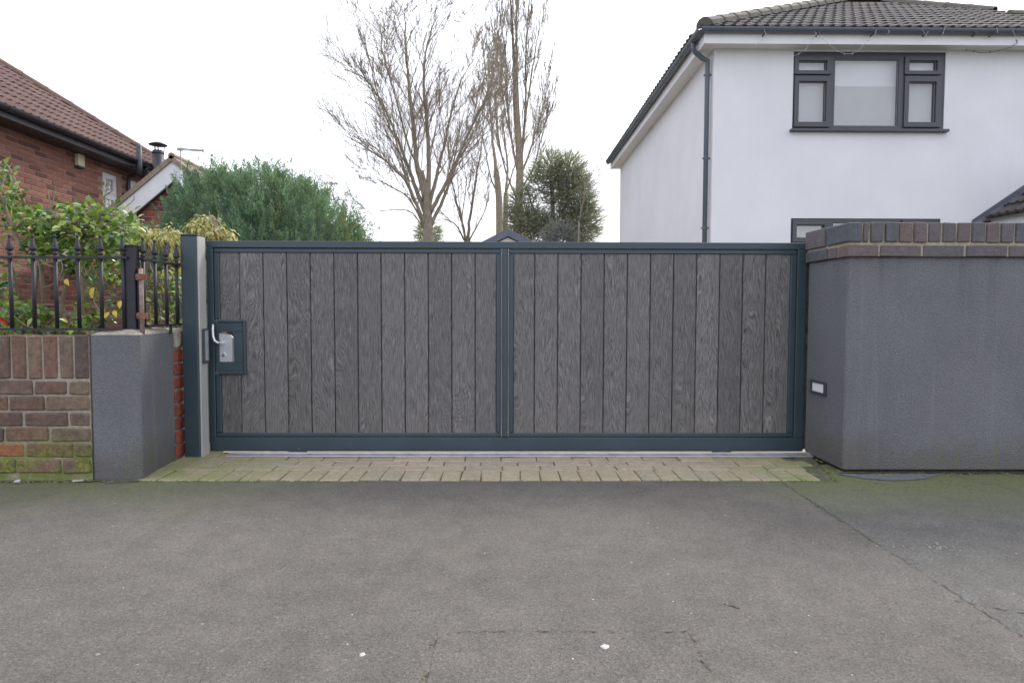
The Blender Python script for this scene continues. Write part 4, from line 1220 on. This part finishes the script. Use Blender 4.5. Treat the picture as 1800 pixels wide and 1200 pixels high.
# ================================================================== bare trees
def smooth(pts, n=4):
    P = [Vector(p) for p in pts]; P = [P[0] * 2 - P[1]] + P + [P[-1] * 2 - P[-2]]; out = []
    for i in range(1, len(P) - 2):
        for k in range(n):
            t = k / n; a, b, c, d = P[i - 1:i + 3]
            out.append(.5 * ((2 * b) + (c - a) * t + (2 * a - 5 * b + 4 * c - d) * t * t + (3 * b - a - 3 * c + d) * t ** 3))
    out.append(P[-2]); return out


def sprout(b, r, p, d, L_, rad, lvl, up, spread, kids, rmin, wob=.065):
    n = 5 if lvl else 4; pts = [p]; q = p.copy(); dd = d.normalized(); dirs = []
    for i in range(n):
        dd = (dd + Vector((r.gauss(0, wob), r.gauss(0, wob), r.gauss(0, wob) + up))).normalized()
        q = q + dd * (L_ / n); pts.append(q.copy()); dirs.append(dd.copy())
    rads = [max(rmin * (1 - .35 * i / n), rad * (1 - .75 * i / n)) for i in range(n + 1)]
    b.tube(pts, rads, 5 if rad > .03 else (4 if rad > .014 else 3), cap=False)
    if lvl <= 0:
        return
    k = max(2, int(kids * r.uniform(.8, 1.2)))
    for c in range(k):
        t = r.uniform(.25, .98); i = min(n - 1, int(t * n)); base = pts[i].lerp(pts[i + 1], t * n - i)
        ax = dirs[i].orthogonal().normalized(); ax.rotate(Matrix.Rotation(r.uniform(0, 6.283), 3, dirs[i]))
        nd = dirs[i].copy(); nd.rotate(Matrix.Rotation(r.uniform(.5, 1.15) * spread, 3, ax))
        sprout(b, r, base, nd, L_ * r.uniform(.38, .68) * (1.15 - .45 * t), max(rmin, rads[i] * .5), lvl - 1, up, spread, kids * .75, rmin, wob)


def bare_tree(name, label, base, trunk, limbs, mat, seed, kids=8, klen=1.3, up=.07, spread=.75, rmin=.008, sub=2, gap=.32, start=.18, group='bare winter trees behind the gate', scale=1.):
    """trunk, limbs: lists of (points, r0, r1)"""
    r = random.Random(seed); root = empty(name, base, label, 'tree', group)
    tb = MB()
    for pts, r0, r1 in trunk:
        q = smooth(pts, 4); tb.tube(q, [r0 + (r1 - r0) * i / (len(q) - 1) for i in range(len(q))], 10)
    tb.build('trunk', mat, root, True)
    tw = MB()
    for pts, r0, r1 in limbs:
        q = smooth(pts, 5); q = [p + Vector((r.gauss(0, .008), r.gauss(0, .012), r.gauss(0, .006))) * (i > 0) for i, p in enumerate(q)]
        rr = [.78 * (r0 + (r1 - r0) * (i / (len(q) - 1)) ** .7) for i in range(len(q))]
        MB().tube(q, rr, 7).build('limb', mat, root, True)
        tot = sum((b_ - a_).length for a_, b_ in zip(q, q[1:])); nxt = tot * start; acc = 0
        for i in range(len(q) - 1):
            seg = (q[i + 1] - q[i]).length; d = (q[i + 1] - q[i]).normalized()
            while nxt < acc + seg:
                p = q[i].lerp(q[i + 1], (nxt - acc) / seg); t = nxt / tot
                ax = d.orthogonal().normalized(); ax.rotate(Matrix.Rotation(r.uniform(0, 6.283), 3, d)); nd = d.copy(); nd.rotate(Matrix.Rotation(r.uniform(.45, 1.1) * spread, 3, ax))
                sprout(tw, r, p, nd, klen * r.uniform(.5, 1.15) * (1.1 - .45 * t), max(rmin, min(rr[i] * .45, .022)), sub, up, spread, kids, rmin)
                nxt += gap * r.uniform(.5, 1.5)
            acc += seg
    o = tw.build('twigs', mat, root); o['kind'] = 'stuff'
    return root


def A_(pts, Y, dy=0.):
    n = len(pts) - 1
    return [at(x, y, Y + dy * i / n) for i, (x, y) in enumerate(pts)]


Y1 = 18.
_b = at(752, 430, Y1)
bare_tree('bare_tree', 'large bare tree with a thick forked trunk behind the gate', (_b.x, Y1, 0),
    [([(_b.x + .02, Y1, -.05), (_b.x + .02, Y1, 1.6), at(753, 425, Y1), at(751, 375, Y1), at(750, 345, Y1), at(747, 325, Y1), at(742, 300, Y1)], .21, .04)],
    [(A_([(748, 400), (735, 365), (712, 318), (680, 285), (640, 258), (600, 235)], Y1, -1.2), .085, .012),
     (A_([(748, 375), (728, 322), (712, 280), (690, 222), (668, 175), (640, 138), (606, 122)], Y1, .8), .095, .012),
     (A_([(748, 352), (733, 290), (726, 220), (720, 160), (714, 100), (712, 50), (711, 15)], Y1, -.4), .115, .014),
     (A_([(752, 350), (754, 290), (750, 215), (745, 150), (748, 95), (758, 55), (768, 25)], Y1, .7), .105, .012),
     (A_([(754, 365), (770, 300), (782, 250), (795, 190), (812, 140), (835, 100)], Y1, 1.3), .08, .012),
     (A_([(756, 375), (782, 325), (808, 270), (832, 215), (852, 180), (885, 150)], Y1, -1.1), .085, .012),
     (A_([(756, 400), (785, 335), (812, 262), (838, 205), (862, 150), (872, 110)], Y1, .4), .075, .012),
     (A_([(735, 365), (722, 340), (700, 260), (672, 190), (650, 110), (640, 60)], Y1, -1.6), .055, .010),
     (A_([(744, 395), (720, 350), (690, 330), (660, 315), (630, 310)], Y1, .9), .045, .008),
     (A_([(746, 405), (725, 375), (700, 368), (665, 372), (640, 380)], Y1, -.6), .032, .007),
     (A_([(733, 290), (716, 250), (692, 160), (672, 90), (668, 40)], Y1, 1.2), .05, .010)],
    MAT['bark'], 5, kids=6, klen=2.1, gap=.25, rmin=.0062, spread=.55, up=.05)
Y2 = 20.
_b = at(822, 430, Y2)
bare_tree('bare_tree', 'small many-stemmed bare tree beside the summerhouse roof', (_b.x, Y2, 0),
    [([(_b.x, Y2, -.05), (_b.x, Y2, 1.4), at(822, 424, Y2)], .16, .11)],
    [(A_([(822, 425), (828, 370), (838, 310), (848, 240), (852, 190)], Y2, .4), .075, .012), (A_([(820, 425), (808, 375), (798, 335), (790, 290), (788, 250)], Y2, -.6), .055, .010),
     (A_([(824, 425), (842, 390), (856, 360), (862, 320)], Y2, .7), .04, .008), (A_([(818, 425), (800, 395), (778, 385), (764, 392)], Y2, -.3), .045, .008),
     (A_([(820, 425), (812, 390), (818, 340), (822, 300)], Y2, -.8), .045, .008)], MAT['bark'], 15, kids=5, klen=1.5, gap=.27, rmin=.0066, spread=.6)
Y3 = 22.
_b = at(883, 430, Y3)
bare_tree('bare_tree', 'pale twin-trunked bare tree beside the tall poplar', (_b.x, Y3, 0),
    [([(_b.x - .1, Y3, -.05), (_b.x - .1, Y3, 1.8), at(878, 424, Y3), at(877, 350, Y3), at(872, 300, Y3)], .15, .10), ([(_b.x + .1, Y3 + .2, -.05), (_b.x + .1, Y3 + .2, 1.8), at(888, 424, Y3 + .2), at(889, 340, Y3 + .2)], .12, .08)],
    [(A_([(872, 302), (866, 250), (862, 190), (852, 110), (846, 50)], Y3, .4), .085, .012), (A_([(877, 345), (862, 310), (850, 250), (840, 190)], Y3, -.8), .05, .010),
     (A_([(889, 342), (892, 290), (884, 220), (878, 150), (872, 90)], Y3, .9), .07, .012), (A_([(889, 342), (902, 300), (915, 260), (930, 235)], Y3, -.3), .045, .010)],
    MAT['bark2'], 25, kids=5.5, klen=1.7, gap=.26, rmin=.007, spread=.55)
Y4 = 25.
_b = at(908, 430, Y4)
bare_tree('bare_poplar', 'very tall narrow bare poplar with upright branches', (_b.x, Y4, 0),
    [([(_b.x, Y4, -.05), (_b.x, Y4, 2), at(908, 424, Y4), at(914, 300, Y4), at(908, 200, Y4), at(906, 130, Y4)], .20, .11)],
    [(A_([(906, 132), (902, 80), (899, 20), (893, -60)], Y4, .3), .10, .03), (A_([(907, 150), (908, 90), (908, 20), (912, -60)], Y4, -.3), .09, .03),
     (A_([(914, 300), (922, 220), (924, 150), (925, 80), (930, 0), (932, -50)], Y4, .5), .085, .014), (A_([(922, 215), (930, 160), (938, 110), (946, 60), (951, 20)], Y4, -.4), .06, .010),
     (A_([(912, 310), (898, 240), (892, 180), (890, 110), (882, 50), (876, -10)], Y4, -.6), .075, .014), (A_([(909, 330), (930, 270), (946, 220), (956, 180), (966, 145)], Y4, .6), .065, .012),
     (A_([(908, 350), (886, 290), (874, 220), (870, 150), (866, 90)], Y4, .9), .06, .012), (A_([(910, 340), (936, 300), (950, 250), (960, 210), (968, 175)], Y4, -.7), .05, .010),
     (A_([(903, 260), (888, 200), (880, 120), (872, 40)], Y4, -.9), .05, .010)],
    MAT['bark'], 35, kids=5.5, klen=2.0, gap=.27, up=.16, spread=.34, rmin=.0075)


# ================================================================== evergreens
def blades(b, r, p, d, ln, wd):
    s = d.cross(Vector((r.gauss(0, 1), r.gauss(0, 1), r.gauss(0, 1))))
    s = s.normalized() * wd if s.length > 1e-6 else Vector((wd, 0, 0))
    b.add([p - s, p + s, p + d * ln], [(0, 1, 2)])


def conifer_dome():
    r = random.Random(77); C = Vector((-2.62, 7.6, .95))
    root = empty('conifer_bush', (-2.7, 7.6, 0), 'dense rounded blue-green conifer bush with upright feathery tips', 'bush')
    RXl, RXr, RYd, RZ = 1.32, 1.12, 1.05, 1.42
    def surf(a, e, k):
        ca, sa, ce, se = math.cos(a), math.sin(a), math.cos(e), math.sin(e)
        rx = RXr if ca > 0 else RXl
        f = 1 + .055 * noise.noise(Vector((ca * 2.2, sa * 2.2, se * 2.6)) + Vector((9, 4, 1))) + .045 * noise.noise(Vector((ca * 5, sa * 5, se * 6)))
        sh_ = math.copysign(abs(ce) ** .78, ce)
        return C + Vector((ca * sh_ * rx, sa * sh_ * RYd, se ** .92 * RZ if se > 0 else se * .9)) * k * f + Vector((-.28 * max(0, se) ** 2, 0, 0))
    core = MB(); nu, nv = 40, 14
    for j in range(nv + 1):
        for i in range(nu):
            core.v.append(tuple(surf(6.2832 * i / nu, -.75 + (1.5708 + .75) * j / nv, .86)))
    for j in range(nv):
        for i in range(nu):
            a = j * nu + i; c = j * nu + (i + 1) % nu; core.f.append((a, c, c + nu, a + nu))
    core.build('light_block_core', MAT['conifer_core'], root, True)  # solid core added to block light through the bush, not modelled branches
    MB().tube([(-2.75, 7.6, -.02), (-2.75, 7.6, 1.2)], [.11, .06], 8).build('trunk', MAT['bark'], root, True)
    lf = MB(); ol = MB()
    for k in range(2700):
        a = r.uniform(0, 6.2832) if k % 4 == 0 else r.uniform(3.0, 6.5); e = math.asin(r.uniform(-.25, 1))
        dep = r.uniform(.84, 1.0)
        if noise.noise(Vector((math.cos(a) * 3.2, math.sin(a) * 3.2, e * 3.4)) + Vector((2, 8, 5))) < -.33 and dep > .9: continue
        p = surf(a, e, dep); nrmv = (p - C); nrmv = Vector((nrmv.x / 1.2, nrmv.y, nrmv.z / 1.3)).normalized()
        ax = (nrmv * r.uniform(.35, .8) + Vector((r.gauss(0, .18), r.gauss(0, .18), .85))).normalized()
        L_ = r.uniform(.10, .29) * (1.45 if r.random() < .05 else 1)
        tgt = ol if (p.x > -2.0 and r.random() < .25 + .35 * (p.x > -1.75)) or r.random() < .03 else lf
        n = 74
        for i in range(n):
            t = (i + r.random()) / n; q = p + ax * (L_ * t)
            rad = .043 * (1 - t) ** .6 + .003
            o = ax.orthogonal().normalized(); o.rotate(Matrix.Rotation(r.uniform(0, 6.2832), 3, ax))
            d = (ax * 1.0 + o * r.uniform(.3, .95)).normalized()
            blades(tgt, r, q + o * rad * r.uniform(.3, 1), d, r.uniform(.018, .036), r.uniform(.0035, .006))
    o = lf.build('foliage', MAT['conifer'], root); o['kind'] = 'stuff'
    o = ol.build('olive_foliage', MAT['conifer_olive'], root); o['kind'] = 'stuff'


conifer_dome()


def spray_tree(name, label, base, blobs, seed, n, mat, ln=.34, stems=(), cat='tree', parts=14, bl=(.05, .10), bw=.011):
    r = random.Random(seed); root = empty(name, base, label, cat)
    t = MB()
    for pts, r0, r1 in stems:
        q = smooth(pts, 4); t.tube(q, [r0 + (r1 - r0) * i / (len(q) - 1) for i in range(len(q))], 6)
    t.build('trunk', MAT['bark'], root, True)
    lf = MB(); tw = MB()
    tot = sum(w_ for *_, w_ in blobs)
    for (c, rad, w_) in blobs:
        c = Vector(c)
        for k in range(int(n * w_ / tot)):
            v = Vector((r.gauss(0, 1), r.gauss(0, 1), r.gauss(0, 1))).normalized(); kk = r.random() ** .45
            p = c + Vector((v.x * rad[0], v.y * rad[1], v.z * rad[2])) * kk
            if p.z < .1: continue
            out = (Vector((v.x, v.y, v.z * .4)) + Vector((r.gauss(0, .35), r.gauss(0, .35), r.uniform(-.15, .7)))).normalized()
            L_ = ln * r.uniform(.6, 1.3); side = out.cross(Vector((0, 0, 1)))
            side = side.normalized() if side.length > .01 else Vector((1, 0, 0))
            tw.tube([p, p + out * L_], [.006, .003], 3, cap=False)
            for i in range(parts):
                tt = (i + r.random()) / parts; q = p + out * L_ * tt; s = side * (1 if i % 2 else -1)
                d = (out * .75 + s * r.uniform(.5, 1) + Vector((r.gauss(0, .25), r.gauss(0, .25), r.gauss(-.12, .2)))).normalized()
                blades(lf, r, q, d, r.uniform(*bl) * (1.15 - .5 * tt), bw)
    o = lf.build('foliage', mat, root); o['kind'] = 'stuff'
    o = tw.build('branchlets', MAT['bark'], root); o['kind'] = 'stuff'
    return root


Y5 = 19.
def E_(x, y, Y=Y5): return at(x, y, Y)
_st = [([(E_(975, 430).x, Y5, -.05), (E_(975, 430).x, Y5, 1.5), E_(972, 380), E_(968, 290)], .14, .03), ([E_(972, 400), E_(1000, 350), E_(1012, 300)], .05, .012), ([E_(972, 410), E_(940, 370), E_(925, 330)], .05, .012), ([E_(974, 420), E_(1015, 395), E_(1040, 385)], .05, .012)]
spray_tree('evergreen_tree', 'dull green evergreen tree behind the poplar and beside the white house', (E_(975, 430).x, Y5, 0),
    [(E_(965, 300), (.40, .5, .55), 5), (E_(1000, 310), (.42, .5, .60), 7), (E_(1012, 350), (.50, .6, .62), 9), (E_(1022, 395), (.52, .6, .60), 10), (E_(980, 345), (.38, .5, .5), 3.2),
     (E_(925, 395), (.50, .6, .45), 8), (E_(912, 360), (.28, .4, .5), 3), (E_(950, 400), (.50, .6, .42), 6), (E_(990, 415), (.6, .6, .5), 7), (E_(945, 330), (.35, .4, .5), 2.6), (E_(960, 480), (1.3, .8, .9), 5)],
    3, 7000, MAT['evergreen'], .36, _st, 'tree', 24, (.035, .075), .0062)
spray_tree('blue_shrub', 'blue-grey shrub at the foot of the evergreen tree', (E_(985, 440, 15).x, 15, 0),
    [(E_(985, 415, 15), (.34, .4, .26), 6), (E_(975, 470, 15), (.5, .45, .6), 5)], 13, 650, MAT['evergreen_blue'], .22, [([(E_(985, 440, 15).x, 15, -.02), (E_(985, 440, 15).x, 15, 1.0), E_(985, 430, 15)], .03, .012)], 'shrub', 14, (.035, .07), .007)
spray_tree('small_evergreen', 'small olive-green evergreen behind the forked bare trunk', (E_(753, 430, 24).x, 24, 0),
    [(E_(753, 412, 24), (.48, .5, .34), 4), (E_(753, 455, 24), (.75, .6, .7), 5)], 17, 800, MAT['evergreen'], .26, [([(E_(753, 430, 24).x, 24, -.02), E_(753, 470, 24), E_(753, 425, 24)], .06, .02)], 'tree')
Yt = 13.5
bare_tree('sapling', 'thin bare sapling leaning towards the white house wall', (at(1015, 440, Yt).x, Yt, 0), [([(at(1015, 440, Yt).x, Yt, -.02), (at(1015, 440, Yt).x, Yt, 1.0), at(1018, 390, Yt)], .03, .02)],
    [(A_([(1018, 390), (1028, 335), (1040, 305), (1056, 286)], Yt, 0), .018, .006), (A_([(1022, 370), (1036, 330), (1050, 312), (1060, 300)], Yt, .3), .012, .005)], MAT['bark'], 45, kids=4, klen=.45, gap=.22, sub=1, rmin=.005, group=None)


# ================================================================== shrubs behind the railings
def leaf_mesh(mat, L_=.07, W_=.034, fold=.25, curl=.18, name='leaf'):
    b = MB(); n = 4; prof = [0, .75, 1, .72, 0]
    mid = []
    for i in range(n + 1):
        t = i / n; mid.append(Vector((0, L_ * t, -curl * L_ * t * t)))
    vs = [mid[0]]; L0 = []; R0 = []; C0 = [0]
    for i in range(1, n):
        w_ = W_ / 2 * prof[i]; c = mid[i]
        C0.append(len(vs)); vs.append(c); L0.append(len(vs)); vs.append(c + Vector((-w_, 0, w_ * fold))); R0.append(len(vs)); vs.append(c + Vector((w_, 0, w_ * fold)))
    tip = len(vs); vs.append(mid[n] + Vector((0, L_ * .08, 0))); fs = []
    fs += [(0, C0[1], L0[0]), (0, R0[0], C0[1])]
    for i in range(len(L0) - 1):
        fs += [(L0[i], C0[i + 1], C0[i + 2], L0[i + 1]), (C0[i + 1], R0[i], R0[i + 1], C0[i + 2])]
    fs += [(L0[-1], C0[-1], tip), (C0[-1], R0[-1], tip)]
    return b.add(vs, fs).mesh(name, mat, smooth=True)


def frame_of(d, up):
    d = d.normalized(); x = d.cross(up); x = x.normalized() if x.length > 1e-5 else d.orthogonal().normalized()
    return Matrix((x, d, x.cross(d))).transposed()


def camellia():
    r = random.Random(101)
    root = empty('camellia_shrub', (-2.9, 4.2, .55), 'tall glossy green camellia shrub behind the black railings', 'shrub')
    mets = [leaf_mesh(MAT['camellia'], .049 * s, .029 * s * k, f, c) for s, k, f, c in ((1, 1, .3, .2), (.85, 1.05, .15, .35), (1.12, .92, .4, .12), (.7, 1.1, .25, .3))]
    stems = [([(62, 600), (60, 520), (72, 440), (90, 400), (100, 372)], 4.0), ([(68, 600), (75, 500), (62, 420), (40, 350), (18, 300), (5, 280)], 4.1), ([(100, 600), (108, 540), (120, 490), (150, 430), (165, 392)], 4.15),
             ([(140, 600), (146, 520), (146, 460), (140, 410), (130, 375)], 3.95), ([(150, 600), (152, 530), (175, 450), (200, 405), (212, 375)], 4.3), ([(40, 600), (30, 520), (15, 450), (-15, 400)], 4.2), ([(148, 480), (172, 430), (182, 380), (186, 332)], 4.05),
             ([(60, 470), (30, 420), (8, 360), (-10, 320)], 3.9), ([(175, 600), (190, 540), (220, 470), (250, 430), (275, 415)], 4.5)]
    sp = []
    for i, (pts, Y) in enumerate(stems):
        q = smooth([at(x, y, Y + .04 * k * (-1) ** i) for k, (x, y) in enumerate(pts)], 4)
        MB().tube(q, [0.017 * (1 - .85 * k / (len(q) - 1)) for k in range(len(q))], 6).build('stem', MAT['stem'], root, True)
        sp.append(q)
    tw = MB(); spots = []
    def cluster(c, n, spread, twl=.16):
        anc = min((p for q in sp for p in q), key=lambda p: (p - c).length + (.25 if p.z > c.z else 0) + r.uniform(0, .05))
        m = anc.lerp(c, .5) + Vector((r.gauss(0, .03), r.gauss(0, .03), r.uniform(-.02, .05)))
        tw.tube([anc, m, c], [.0042, .003, .002], 4, cap=False)
        ax = ((c - anc).normalized() + Vector((0, -.15, .5))).normalized()
        for k in range(n):
            o = Vector((r.gauss(0, 1), r.gauss(0, 1), r.gauss(0, .7))).normalized()
            p = c + o * spread * r.random() + ax * r.uniform(-.05, .03)
            d = (o * 1.0 + ax * .45 + Vector((0, -.25, r.uniform(-.65, .25)))).normalized()
            up = (Vector((0, -.35, 1)) + Vector((r.gauss(0, .45), r.gauss(0, .45), 0))).normalized()
            spots.append((p, frame_of(d, up), r.randrange(4)))
    def zone(n, x0, x1, y0, y1, Y0, Y1, leaves=(7, 12), spread=.06, keep=lambda x, y: True):
        k = 0
        while k < n:
            x, y = r.uniform(x0, x1), r.uniform(y0, y1)
            if keep(x, y):
                cluster(at(x, y, r.uniform(Y0, Y1)), r.randint(*leaves), spread); k += 1
    zone(24, -30, 42, 285, 375, 3.7, 4.3, keep=lambda x, y: y > 292 + max(0, x) * 1.3)
    zone(140, 60, 240, 366, 436, 3.7, 4.6, keep=lambda x, y: y > 366 + abs(x - 150) * .12)
    zone(44, -20, 120, 380, 455, 3.7, 4.4, keep=lambda x, y: not (x < 42 and y > 400))
    zone(34, 110, 215, 430, 480, 3.7, 4.4)
    zone(30, -20, 62, 465, 585, 3.6, 4.3, spread=.055, keep=lambda x, y: not (18 < x < 60 and 470 < y < 535))
    zone(58, 150, 335, 440, 575, 3.9, 4.7, spread=.055, leaves=(5, 9), keep=lambda x, y: not (x > 250 and y < 470))
    zone(44, 0, 160, 530, 588, 3.7, 4.3, spread=.05, leaves=(5, 9), keep=lambda x, y: not (95 < x < 135 and y < 555))
    for (x, y, Y) in ((185, 330, 4.0), (25, 300, 3.8), (10, 288, 3.8), (108, 362, 4.0), (150, 366, 4.0)):
        cluster(at(x, y, Y), 5, .03)
    place_pieces('leaf', root, mets, spots, 300, 'leaf_mass', key=lambda s: s[0].y + (5 if not in_view(s[0], 0) else 0))
    # long whippy bare shoots crossing the bars
    for pts, Y in (([(98, 440), (110, 470), (98, 495), (78, 505)], 3.6), ([(0, 455), (40, 470), (80, 462), (112, 455)], 3.7), ([(0, 540), (25, 556), (45, 572), (70, 578)], 3.55), ([(60, 440), (74, 460), (96, 470), (104, 482)], 3.6),
                   ([(148, 470), (160, 500), (170, 540), (205, 560)], 3.8), ([(86, 400), (92, 360), (98, 330)], 4.0), ([(88, 400), (90, 370), (84, 335)], 4.0), ([(160, 420), (200, 380), (232, 355), (236, 345)], 4.1), ([(230, 480), (250, 440), (262, 420)], 4.2), ([(0, 340), (40, 390), (90, 430)], 4.0)):
        tw.tube(smooth([at(x, y, Y) for x, y in pts], 4), .0028, 4, cap=False)
    tw.build('twigs', MAT['stem'], root)['kind'] = 'stuff'
    pe = leaf_mesh(MAT['red'], .018, .015, .5, .1, 'petal')
    for (x, y) in ((4, 562), (11, 567)):
        c = at(x, y, 3.62); f = empty('flower', c - origin(root), None, None, kind=None); f.parent = root
        for k in range(8):
            d = Vector((math.cos(k * .785), -.6, math.sin(k * .785)))
            o = link('petal', pe, f); o.rotation_euler = frame_of(d, Vector((0, -1, .3))).to_euler()
    for (x, y) in ((165, 505), (200, 545), (115, 490), (162, 510), (193, 548), (212, 528)):
        sy = leaf_mesh(MAT['gold'], .046, .028, .3, .3, 'yellow_leaf'); d = Vector((r.gauss(0, .5), -.6, -.8))
        link('leaf', sy, root, at(x, y, 3.75) - origin(root), frame_of(d, Vector((0, -1, .4))).to_euler())


camellia()


def yellow_shrub():
    r = random.Random(61)
    root = empty('variegated_shrub', (-2.15, 4.6, .56), 'yellow and cream variegated shrub behind the gate post', 'shrub')
    mets = [leaf_mesh(MAT['yellow'], .036 * s, .016 * s, .3, .45, 'small_leaf') for s in (1, .8, 1.2)]
    tips = []
    for (x0, x1, y0, y1, n, Y0, Y1) in ((335, 392, 384, 425, 20, 4.5, 4.8), (225, 300, 400, 440, 15, 4.4, 4.9), (290, 335, 400, 450, 9, 4.4, 4.8), (380, 402, 408, 432, 5, 4.5, 4.7), (300, 335, 440, 520, 8, 4.4, 4.8), (215, 260, 395, 430, 6, 4.5, 4.9), (255, 330, 470, 560, 10, 4.3, 4.8)):
        for _ in range(n):
            x, y = r.uniform(x0, x1), r.uniform(y0, y1)
            if x0 == 335 and abs(x - 362) > (y - 372) * .9: continue
            tips.append(at(x, y, r.uniform(Y0, Y1)))
    tips += [at(358, 384, 4.6), at(350, 390, 4.6), at(366, 391, 4.6)]
    st = MB(); spots = []
    for t in tips:
        foot = Vector((t.x * .5 - 1.08 + r.gauss(0, .08), 4.6 + r.gauss(0, .06), .55))
        st.tube(smooth([foot, foot.lerp(t, .5) + Vector((r.gauss(0, .04), 0, .03)), t], 3), .0045, 4, cap=False)
        for k in range(r.randint(30, 44)):
            o = Vector((r.gauss(0, 1), r.gauss(0, 1), r.gauss(0, .8))).normalized()
            p = t + Vector((o.x, o.y, o.z * .8)) * .062 * r.random() ** .5
            d = (o + Vector((0, -.2, -.75))).normalized()
            spots.append((p, frame_of(d, (o + Vector((0, -.6, .8))).normalized()), r.randrange(3)))
    place_pieces('leaf', root, mets, spots, 240, 'leaf_mass')
    for pts in ([(372, 425), (378, 400), (376, 380)], [(380, 425), (388, 405), (386, 390)], [(376, 425), (371, 395), (368, 372)], [(392, 425), (398, 412), (408, 408)], [(384, 420), (381, 395), (384, 378)]):
        st.tube(smooth([at(x, y, 4.55) for x, y in pts], 3), .0035, 4, cap=False)
    st.build('stems', MAT['deadtwig'], root)['kind'] = 'stuff'


yellow_shrub()


def ground_cover():
    r = random.Random(71); mets = [leaf_mesh(MAT['camellia'], .045, .022, .3, .3), leaf_mesh(MAT['camellia'], .03, .018, .2, .2)]
    b = MB()
    for k in range(1700):
        x = r.uniform(-3.9, -1.98); y = r.uniform(3.33, 3.75); z = .56 + r.random() * .16 * (.5 + .5 * noise.noise(Vector((x * 3, y * 3, 0))))
        d = Vector((r.gauss(0, 1), r.gauss(-.5, 1), r.uniform(-.2, .9))).normalized(); rot = frame_of(d, Vector((r.gauss(0, .3), -.3, 1))); me = mets[k % 2]
        b.add([rot @ v.co + Vector((x, y, z)) for v in me.vertices], [tuple(q.vertices) for q in me.polygons])
    o = b.build('ground_cover', MAT['camellia']); tag(o, 'low leafy ground cover along the back of the brick wall', 'plants', kind='stuff')


ground_cover()

def moss_tufts():
    """raised broken cushions of moss along the wall feet and the ends of the paving"""
    r = random.Random(88); b = MB()
    def cushion(x, y, z, R_, h):
        n = 6; base = len(b.v)
        for k in range(n):
            a = 6.283 * k / n + r.uniform(-.3, .3); q = R_ * r.uniform(.7, 1.25); b.v.append((x + q * math.cos(a), y + q * math.sin(a), z - .001))
        for k in range(n):
            a = 6.283 * k / n; q = R_ * r.uniform(.4, .65); b.v.append((x + q * math.cos(a), y + q * math.sin(a), z + h * r.uniform(.5, .85)))
        b.v.append((x, y, z + h))
        for k in range(n):
            m = (k + 1) % n; b.f += [(base + k, base + m, base + n + m, base + n + k), (base + n + k, base + n + m, base + 2 * n)]
    def line(p, q, n, w_, s0=.003, s1=.010):
        for _ in range(n):
            t = r.random()
            if noise.noise(Vector((p[0] * 3 + t * 9, p[1] * 2, 7.3))) < -.12: continue
            x = p[0] + (q[0] - p[0]) * t; y = p[1] + (q[1] - p[1]) * t
            cx, cy = x + r.gauss(0, w_ * .35), y - abs(r.gauss(0, w_)); R_ = r.uniform(s0, s1)
            cushion(cx, cy, .002, R_, R_ * r.uniform(.35, .7))
    line((-3.2, 3.122), (-2.0, 3.122), 420, .022); line((-2.0, 3.128), (-1.77, 3.128), 60, .012)
    line((1.62, 3.13), (1.72, 3.45), 120, .012); line((-1.755, 3.16), (-1.80, 3.56), 90, .008); line((1.75, 3.27), (3.3, 3.275), 420, .030); line((1.735, 3.28), (1.75, 3.70), 70, .008)
    line((-1.74, 3.116), (-.6, 3.116), 210, .012, .002, .006); line((.7, 3.116), (1.62, 3.116), 190, .012, .002, .006); line((-.6, 3.117), (.7, 3.117), 90, .006, .0015, .004)
    line((1.34, 3.1), (1.33, 2.5), 70, .004, .0015, .005)
    o = b.build('moss', MAT['moss']); tag(o, 'green moss cushions along the foot of the walls and paving edge', 'moss', kind='stuff')


moss_tufts()

# ================================================================== scraps at the wall foot
def scrap(name, label, cat, x, y, w_, d_, h, mat, seed, rz=0.):
    r = random.Random(seed); b = MB().cbox(-w_ / 2, w_ / 2, -d_ / 2, d_ / 2, 0, h, min(h, d_) * .25, h * .25, r)
    o = link(name, b.mesh(name, mat), None, (x, y, .005), (0, 0, rz)); tag(o, label, cat, kind='thing'); return o


scrap('mortar_flake', 'pale chip of mortar lying at the foot of the brick wall', 'debris', -2.055, 3.098, .052, .016, .007, MAT['litter'], 3, .15)
scrap('litter_scrap', 'crumpled white scrap of litter at the foot of the mossy brick wall', 'litter', -2.335, 3.085, .022, .016, .010, MAT['gum'], 4, .4)
